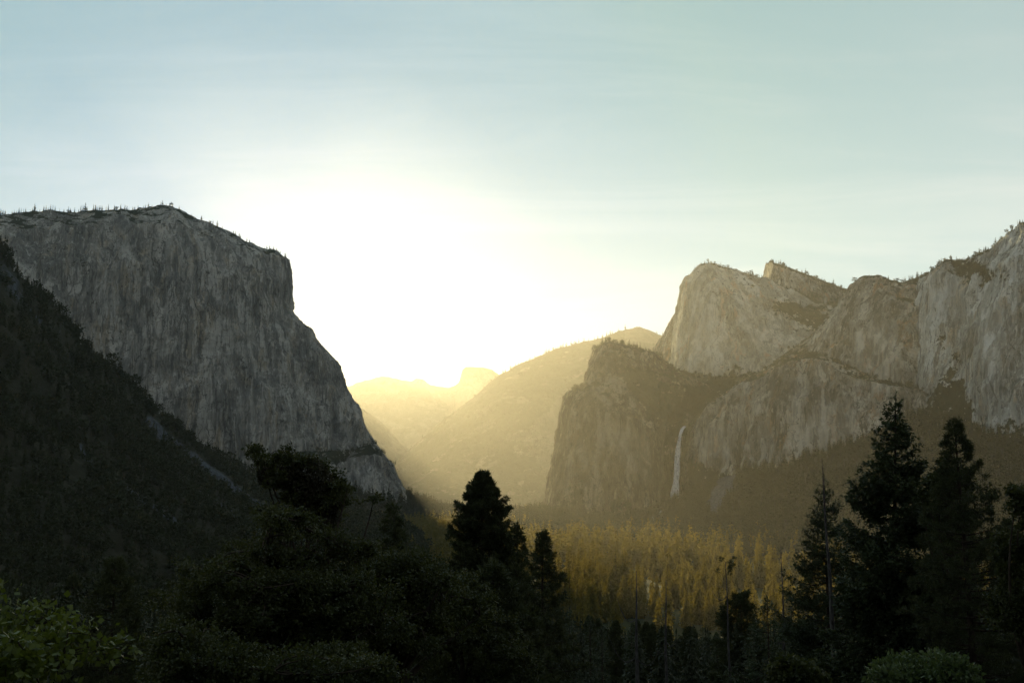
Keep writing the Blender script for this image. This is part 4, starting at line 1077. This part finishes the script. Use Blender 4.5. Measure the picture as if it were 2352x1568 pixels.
# ------------------------------------------------------------------ waterfall
def water_material():
    k = NT('falling_water')
    g = k.n('ShaderNodeNewGeometry').outputs['Position']
    n = k.noise(g, 0.5, 6, 0.65, 0.3, (1, 1, 0.06))
    b = k.n('ShaderNodeBsdfPrincipled'); b.inputs['Base Color'].default_value = (0.93, 0.94, 0.95, 1)
    b.inputs['Roughness'].default_value = 0.6
    trn = k.n('ShaderNodeBsdfTranslucent'); trn.inputs['Color'].default_value = (0.9, 0.92, 0.95, 1)
    m1 = k.n('ShaderNodeMixShader'); m1.inputs[0].default_value = 0.12
    k.l(b.outputs[0], m1.inputs[1]); k.l(trn.outputs[0], m1.inputs[2])
    tp = k.n('ShaderNodeBsdfTransparent')
    m2 = k.n('ShaderNodeMixShader')
    k.l(k.rng(n, 0.36, 0.56, 0.22, 1.0), m2.inputs[0])
    k.l(tp.outputs[0], m2.inputs[1]); k.l(m1.outputs[0], m2.inputs[2])
    k.l(m2.outputs[0], k.out.inputs['Surface'])
    return k.m
M_water = water_material()
def water_ribbon(name, label, path, Y, seed):
    rng = np.random.default_rng(seed)
    g = Geo()
    ys = np.array([p[1] for p in path]); xs = np.array([p[0] for p in path]); ws = np.array([p[2] for p in path])
    Ys = np.array([p[3] if len(p) > 3 else Y for p in path])
    for k in range(9):
        tt = np.linspace(0, 1, 30)
        yy = ys[0] + (ys[-1] - ys[0]) * tt
        ww = np.interp(yy, ys, ws)
        off = (rng.random() - 0.5) * 0.75 * ww + 0.12 * ww * np.sin(tt * rng.uniform(6, 16) + rng.random() * 6)
        cx = np.interp(yy, ys, xs) + off
        pts = np.array([at(a, b, c + rng.normal() * 1.5) for a, b, c in zip(cx, yy, np.interp(yy, ys, Ys))])
        g.tube(pts, np.maximum(ww * 0.17, 0.8) / FPX * Y, 6)
    V, F, T = g.data()
    o = link(name, make_mesh(name, V, F, M_water, smooth=True))
    return tag(o, label, 'waterfall', kind='structure')
water_ribbon('waterfall', 'thin white waterfall dropping from the hanging valley', [(1573,979,7,3440),(1568,984,8,3420),(1563,998,9,3400),(1558,1030,11,3385),(1554,1090,14,3372),(1551,1130,18,3362),(1550,1162,25,3355)], 3400, 5)
water_ribbon('cascade', 'small white cascade below and left of the waterfall', [(1519,1172,3),(1516,1176,4),(1514,1184,5)], 3010, 6)
water_ribbon('lower_cascade', 'lowest tiny white cascade among the trees', [(1499,1186,3),(1499,1195,4)], 2900, 7)

# ------------------------------------------------------------------ foreground trees
def gpt(px, Y):
    p = at(px, 1110, Y); p[2] = float(ground_z(p[0], p[1])); return p

def place_tree(name, label, cat, p, TC, mats, rz=0.0, group=None, mname='tree'):
    t = thing(name, label, cat, p, rz, group)
    link('trunk', TC[0].mesh(mname + '_trunk', mats[0]), t)
    link('crown', TC[1].mesh(mname + '_crown', mats[1]), t)
    return t

def toph(px, py, Y):
    """base on the ground and height of a tree whose tip shows at (px,py)"""
    p = gpt(px, Y); tip = at(px, py, Y)
    return p, float(tip[2] - p[2])

rf = np.random.default_rng(404)
p, h = toph(2040, 903, 92)
place_tree('fir_tree', 'tallest dark fir, its tip rising highest against the right cliffs', 'conifer', p, fir(h, 8.0, rf, 0.04, 2.15, 0.38, 0.16, 0.22, 0.05, 0.92, lean=(0.9, 0)), (M_bark, M_needle))
p, h = toph(2218, 964, 78)
place_tree('pine_tree', 'slender-topped pine just right of the tallest fir', 'conifer', p, pine(h, [(0, 4.6), (0.35, 4.2), (0.58, 3.1), (0.74, 1.9), (0.86, 1.15), (0.94, 0.55), (1, 0.12)], rf, 0.1, 150, 0.30, 24, 0.045, lean=(-0.6, 0), sub=9), (M_bark, M_pine))
p, h = toph(1893, 1094, 112)
place_tree('fir_tree', 'pointed dark fir behind the bare snag, left of the tallest fir', 'conifer', p, fir(h, 7.2, rf, 0.04, 1.7, 0.36, 0.13, 0.18, 0.08, 0.86), (M_bark, M_needle))
p, h = toph(1108, 1084, 82)
place_tree('pine_tree', 'broad round-topped pine alone against the golden haze', 'conifer', p, pine(h, [(0, 4.2), (0.2, 3.9), (0.45, 3.1), (0.62, 2.7), (0.8, 2.0), (0.9, 1.15), (0.96, 0.5), (1, 0.08)], rf, 0.08, 280, 0.27, 26, 0.05, sub=15), (M_bark, M_pine))
p, h = toph(906, 1163, 105)
place_tree('pine_tree', 'small sparse pine left of the round-topped pine', 'conifer', p, pine(h, [(0, 3.4), (0.35, 2.6), (0.5, 1.6), (0.75, 1.5), (0.9, 0.9), (1, 0.25)], rf, 0.25, 60, 0.45, 34, 0.07), (M_bark, M_pine))
p, h = toph(1245, 1222, 112)
place_tree('pine_tree', 'dark pine with its tip against the sunny forest, right of centre', 'conifer', p, pine(h, [(0, 4.4), (0.4, 3.6), (0.7, 2.2), (0.9, 0.9), (1, 0.2)], rf, 0.12, 90, 0.42, 36, 0.07), (M_bark, M_pine))
p, h = toph(1188, 1205, 98)
place_tree('pine_tree', 'narrow dark pine tucked behind the round-topped pine', 'conifer', p, pine(h, [(0, 3.0), (0.5, 1.9), (0.85, 0.8), (1, 0.2)], rf, 0.15, 70, 0.42, 36, 0.07), (M_bark, M_pine))
p, h = toph(272, 1288, 88)
place_tree('pine_tree', 'dim pine standing behind the bright green shrub', 'conifer', p, pine(h, [(0, 4.2), (0.5, 2.9), (0.8, 1.6), (1, 0.2)], rf, 0.05, 85, 0.42, 32, 0.06), (M_bark, M_pine))
p, h = toph(1695, 1365, 120)
place_tree('pine_tree', 'dark pine below the snag that ends in a tuft', 'conifer', p, pine(h, [(0, 4.0), (0.6, 3.0), (0.85, 1.8), (1, 0.6)], rf, 0.1, 80, 0.45, 36, 0.07), (M_bark, M_pine))
p, h = toph(1755, 1372, 105)
place_tree('fir_tree', 'feathery dark fir between the tufted snag and the pointed fir', 'conifer', p, fir(h, 4.6, rf, 0.05, 1.1, 0.42, 0.12, 0.3, 0.08, 0.8), (M_bark, M_needle))
p, h = toph(1160, 1300, 70)
place_tree('pine_tree', 'dim leaning pine in front of the round-topped pine', 'conifer', p, pine(h, [(0, 3.6), (0.6, 2.2), (0.85, 1.3), (1, 0.3)], rf, 0.1, 75, 0.42, 34, 0.06, lean=(-0.8, 0)), (M_bark, M_pine))

# broadleaf trees: crowns given as ellipses in the photo at their own distance
def leafy(name, label, ells, Y, base_px, **kw):
    p = gpt(base_px, Y)
    es = []
    lumps = kw.pop('lumps', 0)
    for (cx, cyy, rx, ry) in list(ells):
        for _ in range(lumps):   # smaller boughs break the outline
            a = rf.uniform(-2.6, 0.4); q = rf.uniform(0.28, 0.5)
            ells = ells + [(cx + math.cos(a) * rx * 0.85, cyy + math.sin(a) * ry * 0.85, rx * q, ry * q)]
    for (cx, cyy, rx, ry) in ells:
        c = at(cx, cyy, Y + rf.normal() * 1.0) - p
        es.append((c, (rx / FPX * Y, rx / FPX * Y * 0.9, ry / FPX * Y)))
    mats = kw.pop('mats', (M_bark, M_oak))
    return place_tree(name, label, 'tree', p, broadleaf(es, (0, 0, -0.3), rf, **kw), mats), p

oak, op = leafy('oak_tree', 'ragged oak with bare limbs and hanging dark clumps before the cliff foot',
     [(562, 1006, 13, 17), (582, 1040, 20, 22), (608, 1070, 28, 28), (655, 1052, 32, 20), (640, 1100, 32, 38), (700, 1070, 38, 26), (745, 1086, 32, 22),
      (785, 1112, 32, 34), (700, 1140, 55, 45), (765, 1150, 50, 45), (720, 1210, 85, 50), (640, 1235, 50, 35), (590, 1180, 24, 18), (858, 1146, 28, 12)], 40, 735,
     nclump=230, per=75, clump_r=0.25, leafL=0.10, leafW=0.07, trunk_r=0.15, nlimb=20, fork=0.4, shell=0.1)
# mistletoe: dense dark hanging balls, parts of the oak
for (mx, my, mr) in ((662, 1085, 36), (722, 1112, 46), (748, 1165, 40), (690, 1120, 26), (612, 1090, 20)):
    g = Geo()
    n = 2600
    v = norm(rf.normal(size=(n, 3)))
    rad = mr / FPX * 40
    lump = 1 + 0.5 * fbm(v * 1.6 + mx, 2, 0.5, 600)[:, None]
    P = v * (rf.random((n, 1)) ** 0.4) * rad * lump * np.array([0.85, 0.85, 1.25])
    g.leaves(P, v * 0.6 + rf.normal(size=(n, 3)) * 0.5 + np.array([0, 0, -0.5]), rf.normal(size=(n, 3)), 0.16, 0.045, rf.random(n))
    o = link('mistletoe_clump', g.mesh('mistletoe_clump', M_mist), oak)
    o.location = tuple(at(mx, my, 40) - op)
leafy('oak_tree', 'wide dark oak filling the lower left of centre', [(560, 1370, 170, 110), (700, 1300, 150, 110), (640, 1440, 230, 110), (450, 1470, 110, 100)], 36, 600,
      nclump=420, per=170, clump_r=0.5, leafL=0.10, leafW=0.07, trunk_r=0.3, nlimb=16, fork=0.4, lumps=4)
leafy('oak_tree', 'rounded dark oak in front of the small sparse pine', [(880, 1350, 120, 70), (960, 1400, 150, 90), (850, 1470, 170, 110)], 42, 900,
      nclump=330, per=170, clump_r=0.52, leafL=0.11, leafW=0.075, trunk_r=0.28, nlimb=14, fork=0.4, lumps=4)
leafy('oak_tree', 'dark oak low in the centre below the round-topped pine', [(1060, 1400, 80, 70), (1080, 1500, 130, 110)], 46, 1070,
      nclump=230, per=160, clump_r=0.52, leafL=0.11, leafW=0.08, trunk_r=0.25, nlimb=10, fork=0.4, lumps=3)
leafy('oak_tree', 'low dark oak at the bottom beside the bright green shrub', [(450, 1540, 120, 80), (620, 1560, 160, 70), (760, 1560, 120, 80)], 27, 560,
      nclump=230, per=180, clump_r=0.42, leafL=0.09, leafW=0.06, trunk_r=0.2, nlimb=10, fork=0.35, lumps=3)
leafy('oak_tree', 'leafy green tree between the tallest fir and the slender pine', [(2175, 1130, 55, 60), (2190, 1230, 60, 80)], 88, 2185,
      nclump=130, per=120, clump_r=0.7, leafL=0.24, leafW=0.17, trunk_r=0.2, nlimb=9, fork=0.5)
leafy('oak_tree', 'leafy green tree cut by the right edge', [(2350, 1180, 32, 60), (2345, 1290, 50, 90), (2350, 1420, 70, 80)], 66, 2340,
      nclump=170, per=130, clump_r=0.6, leafL=0.2, leafW=0.14, trunk_r=0.22, nlimb=9, fork=0.4)
leafy('shrub', 'bright green round-leaved shrub in the lower left corner', [(70, 1440, 100, 45), (150, 1490, 90, 50), (40, 1530, 110, 60), (240, 1500, 45, 35), (10, 1370, 25, 12)], 13, 90,
      nclump=95, per=24, clump_r=0.24, leafL=0.075, leafW=0.075, trunk_r=0.05, nlimb=14, fork=0.3, mats=(M_bark, M_bush))
leafy('shrub', 'green leafy shrub at the bottom under the slender pine', [(2120, 1550, 100, 42), (2060, 1565, 60, 28), (2190, 1560, 60, 40), (2080, 1525, 25, 20), (2150, 1520, 30, 18)], 14, 2120,
      nclump=140, per=60, clump_r=0.14, leafL=0.06, leafW=0.035, trunk_r=0.04, nlimb=14, fork=0.3, mats=(M_bark, M_manz))
leafy('shrub', 'small dim shrub at the bottom under the pointed fir', [(1815, 1550, 45, 32), (1860, 1570, 40, 25)], 22, 1820,
      nclump=70, per=70, clump_r=0.22, leafL=0.08, leafW=0.05, trunk_r=0.05, nlimb=8, fork=0.3)

# dead snags
def snag(label, px, py, Y, r0, lean=0.0, branches=(), tuft=False):
    p, h = toph(px, py, Y)
    t = thing('dead_snag', label, 'dead tree', p, 0)
    g = Geo(); zs = np.linspace(0, h, 16)
    g.tube(np.stack([lean * (1 - zs / h) + 0.05 * np.sin(zs * 0.6), 0.05 * np.cos(zs * 0.5), zs], -1), r0 * (1 - zs / h) ** 1.1 + 0.03, 8)
    link('trunk', g.mesh('snag_trunk', M_dead), t)
    for (f, az, L, curl) in branches:
        b = Geo(); s = np.linspace(0, 1, 8)
        d = np.array([math.cos(az), math.sin(az) * 0.5, 0])
        B = np.array([lean * (1 - f), 0, f * h])[None] + d[None] * (L * s)[:, None] + np.array([0, 0, 1.0])[None] * (L * (curl * s ** 2 - 0.35 * np.sin(s * np.pi)))[:, None]
        b.tube(B, np.linspace(0.06, 0.012, 8), 5)
        link('branch', b.mesh('snag_branch', M_dead), t)
    if tuft:
        C = Geo()
        for _ in range(9):
            c = np.array([0.35, 0, h - 0.3]) + rf.normal(size=3) * np.array([0.5, 0.4, 0.45])
            v = norm(rf.normal(size=(60, 3)) + np.array([0, 0, 0.3]))
            C.leaves(c + v * 0.05, v, rf.normal(size=(60, 3)), 0.3, 0.05, rf.random(60))
        link('crown', C.mesh('snag_crown', M_pine), t)
    return t
snag('tall bare pointed snag crossing the pointed fir', 1889, 1052, 98, 0.30, 0.75, ((0.35, 0.3, 1.2, 0.1), (0.28, 3.0, 1.0, -0.2)))
snag('bare snag with upswept curling branches in front of the sunny forest', 1458, 1310, 96, 0.22, 0.0, ((0.72, 3.1, 1.6, 1.0), (0.5, 3.0, 2.4, 0.7), (0.48, 0.2, 2.2, 0.6), (0.3, 0.1, 2.6, 0.5), (0.25, 3.3, 2.2, 0.4)))
snag('thin bare snag right of the curling-branched snag', 1525, 1330, 104, 0.18, -0.1, ((0.6, 0.2, 1.0, 0.1), (0.55, 3.2, 0.9, 0.1)))
snag('thin straight snag left of the pointed fir', 1790, 1252, 118, 0.2, 0.0, ((0.5, 3.0, 0.8, 0.0),))
snag('crooked snag ending in a tuft of needles', 1662, 1290, 110, 0.16, 0.3, ((0.8, 3.0, 1.4, 0.4),), True)

# darker trees down the near slope, out of the sun
rs = np.random.default_rng(505)
near_proto = []
for k in range(3):
    T, C = fir(26, 4.0 + 0.6 * k, rs, 0.06, 0.85, 0.55, 0.17, 0.25, 0.1, 0.78)
    near_proto.append((T.mesh('slope_fir_trunk', M_bark), C.mesh('slope_fir_crown', M_needle)))
for k in range(2):
    T, C = pine(26, [(0, 3.6), (0.4, 3.2), (0.75, 2.2), (0.92, 1.2), (1, 0.3)], rs, 0.15, 120, 0.48, 22, 0.09, sub=8)
    near_proto.append((T.mesh('slope_pine_trunk', M_bark), C.mesh('slope_pine_crown', M_pine)))
bx = [-200, 0, 300, 420, 800, 1000, 1150, 1230, 1300, 1400, 1550, 1640, 1700, 1800, 1900, 2060, 2200, 2352, 2500]
by = [1330, 1330, 1320, 1330, 1330, 1330, 1330, 1370, 1400, 1430, 1440, 1440, 1430, 1420, 1400, 1330, 1250, 1240, 1200]
cnt = 0
cells = []
far_P, far_H = [], []
for _ in range(9000):
    Y = math.sqrt(rs.uniform(115 ** 2, 860 ** 2)) if rs.random() < 0.5 else rs.uniform(130, 520)
    px_ = rs.uniform(1180, 1960) if rs.random() < 0.6 else rs.uniform(-60, 2420)
    p = gpt(px_, Y)
    if any((p[0] - q[0]) ** 2 + (p[1] - q[1]) ** 2 < (6 + Y * 0.012) ** 2 for q in cells): continue
    lim = float(np.interp(px_, bx, by)) + rs.exponential(26) - 8
    hmax = float(at(px_, lim, Y)[2] - p[2])
    h = min(hmax, rs.normal(36, 6))
    if h < 10: continue
    cells.append(p)
    if Y > 560 or cnt >= 190:
        far_P.append(p); far_H.append(h); continue
    k = int(rs.integers(0, 5))
    t = thing('slope_conifer', 'dark shaded conifer on the near slope', 'conifer', p, rs.random() * 6.28, 'shaded conifers on the near slope', h / 26)
    link('trunk', near_proto[k][0], t); link('crown', near_proto[k][1], t)
    cnt += 1
merged('near_slope_forest', 'dark conifers in shade at the foot of the near slope', 'forest', protoA, far_P, far_H, M_pine_dark, rs)
print('slope conifers', cnt, len(far_P))

# ------------------------------------------------------------------ haze in the valley air
def haze_box(x0, x1, y0, y1, z0, z1):
    V = np.array([[x, y, z] for z in (z0, z1) for y in (y0, y1) for x in (x0, x1)], float)
    F = np.array([[0, 2, 3, 1], [4, 5, 7, 6], [0, 1, 5, 4], [2, 6, 7, 3], [0, 4, 6, 2], [1, 3, 7, 5]])
    m = bpy.data.materials.new('valley_haze'); m.use_nodes = True
    t = m.node_tree; t.nodes.clear()
    o = t.nodes.new('ShaderNodeOutputMaterial'); v = t.nodes.new('ShaderNodeVolumePrincipled')
    v.inputs['Color'].default_value = (*HAZE_COLOR, 1)
    v.inputs['Density'].default_value = HAZE_DENSITY
    v.inputs['Anisotropy'].default_value = HAZE_G
    for nme in ('Density Attribute', 'Color Attribute', 'Temperature Attribute'):
        if nme in v.inputs: v.inputs[nme].default_value = ''
    t.links.new(v.outputs[0], o.inputs['Volume'])
    try: m.cycles.homogeneous_volume = True
    except Exception: pass
    ob = link('haze', make_mesh('haze', V, F, m))
    return tag(ob, 'pale golden haze filling the valley', 'haze', kind='stuff')
allz = max(float(o['G'][..., 2].max()) for o in (cliff, right_wall, slope_left, far_ridge, mid_ridge, half_dome, peak, peak_back, upper_wall))
haze_box(-9100, 9100, -1900, 18600, -330, allz + 40)
print('haze top', allz + 40, 'faces', sum(len(m.polygons) for m in bpy.data.meshes))
